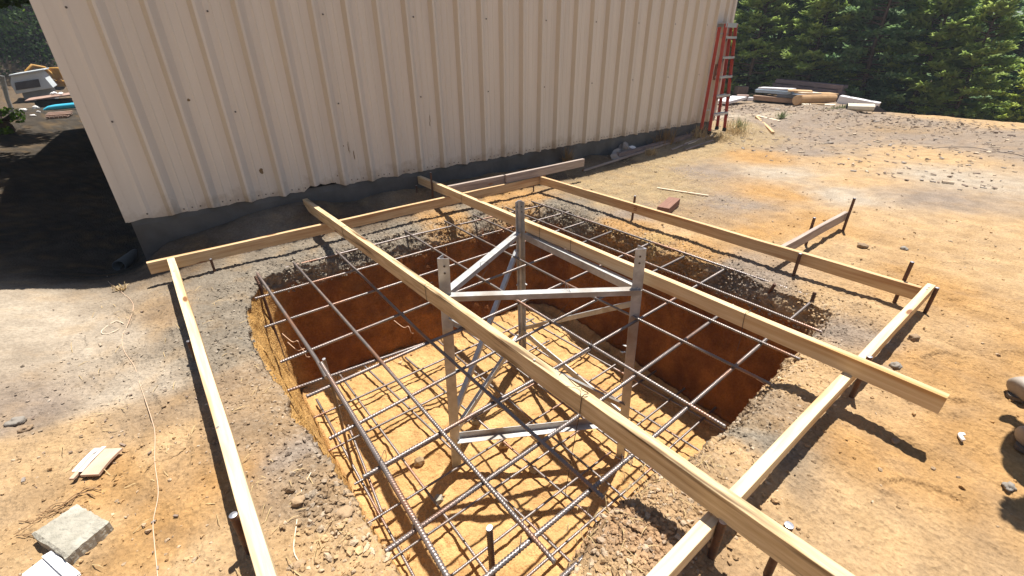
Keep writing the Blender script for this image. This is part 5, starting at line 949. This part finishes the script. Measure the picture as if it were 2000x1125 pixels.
def broadleaf(name, x, y, z, H_, Rc, seed, lm_, label, n=2600, leaf=.06, ncl=34, low=.35, off=0):
    rg = np.random.default_rng(seed); root = empty(name, (x, y, z), label, 'tree', 'leafy trees left of the building'); mb = MB(); top = Vector((x+.1+off*.6, y, z+H_*.75))
    mb.tube([Vector((x, y, z)).lerp(top, t)+Vector((.05*math.sin(t*5), .05*math.cos(t*4), 0)) for t in np.linspace(0, 1, 8)], .1, 10, rr=[.14*(1-t*.8) for t in np.linspace(0, 1, 8)])
    V = []; F = []
    for c in range(ncl):
        a = rg.uniform(0, 6.283); r_ = Rc*math.sqrt(rg.random())*.85; h = z+H_*(low+(1-low)*rg.random()); ctr = np.array((x+off+r_*math.cos(a), y+r_*math.sin(a), h)); cr = Rc*rg.uniform(.22, .40)
        mb.tube([(x+off*.3, y, z+H_*.3+.25*(h-z-H_*.3)), ((x+off*.3+ctr[0])/2, (y+ctr[1])/2, (h+z+H_*.35)/2), tuple(ctr)], .02, 5, rr=[.045, .03, .012], cap=False)
        for j in range(n//ncl):
            p = rg.normal(size=3); p /= np.linalg.norm(p); p = ctr+p*cr*rg.random()**.4*np.array((1, 1, .6)); u = rg.normal(size=3); u /= np.linalg.norm(u); v = np.cross(u, rg.normal(size=3)); v /= np.linalg.norm(v)
            L = leaf*rg.uniform(.6, 1.4); o = len(V); V += [p-u*L*.5, p+v*L*.32, p+u*L*.5, p-v*L*.32]; F.append((o, o+1, o+2, o+3))
    mb.build('trunk', bark, root); m2 = MB(); m2.add(V, F); m2.build('crown', lm_, root); return root
def bz(x, y): return float(broad(np.array([x]), np.array([y]))[0])
broadleaf('leafy_tree', -2.5, 11.5, bz(-2.5, 11.5), 4.0, 1.6, 21, leaf_m[0], 'leafy tree with bright sunlit leaves at the top left corner', 5200, .07, 46)
broadleaf('leafy_tree', -2.6, 5.0, bz(-2.6, 5.0), 3.6, 1.35, 22, leaf_m[1], 'spreading tree outside the frame shading the ground by the building corner', 12000, .13, 60, .55, 1.3)
broadleaf('leafy_tree', -2.8, 7.6, bz(-2.8, 7.6), 3.8, 1.5, 27, leaf_m[1], 'second spreading tree outside the frame, farther along the building side', 13000, .13, 60, .55, 1.4)  # unseen tree, crown pushed toward the building to shade the left ground
broadleaf('leafy_tree', -3.0, 10.2, bz(-3, 10.2), 4.2, 1.6, 28, leaf_m[1], 'third spreading tree along the building side, its leaves hanging into the top left corner', 13000, .12, 60, .45, 1.2)
broadleaf('leafy_tree', -4.6, 14.5, bz(-4.6, 14.5), 4.6, 1.8, 31, leaf_m[1], 'fourth spreading tree along the building side, outside the frame', 9000, .13, 55, .5, 1.4)  # extra unseen tree, added to shade the ground farther back
broadleaf('leafy_tree', -5.4, 29, -.9, 6.5, 3.0, 23, leaf_m[1], 'dark tree behind the camper shell, the left one', 9000, .12, 70, .12)
broadleaf('leafy_tree', -2.2, 31, -.6, 7.0, 3.4, 24, leaf_m[1], 'dark tree behind the yellow machine', 10000, .13, 70, .1)
broadleaf('leafy_tree', -5.8, 20, -.6, 5.5, 2.4, 25, leaf_m[1], 'dark tree at the far left outside the frame', 7000, .12, 60, .12)
broadleaf('leafy_bush', -1.75, 11.0, bz(-1.7, 11), .32, .32, 26, leaf_m[0], 'low sunlit bush at the left edge below the pale post', 900, .06, 16, .1)
for o in bpy.data.objects:
    if '_b' in o: del o['_b']

# haze: one even block of air round the camera and everything
mb = MB(); mb.box((-60, -60, -6), (95, 95, 20)); hz = mb.build('haze', []); hz['kind'] = 'stuff'
m = bpy.data.materials.new('haze_air'); m.use_nodes = True; n = m.node_tree.nodes; n.remove(n['Principled BSDF']); v = n.new('ShaderNodeVolumePrincipled'); v.inputs['Density'].default_value = .0015; v.inputs['Color'].default_value = (.75, .85, 1, 1); v.inputs['Anisotropy'].default_value = .2
m.node_tree.links.new(v.outputs[0], n['Material Output'].inputs['Volume']); hz.data.materials.append(m); hz['label'] = 'thin summer haze over the yard'; hz['category'] = 'haze'
if '_b' in hz: del hz['_b']
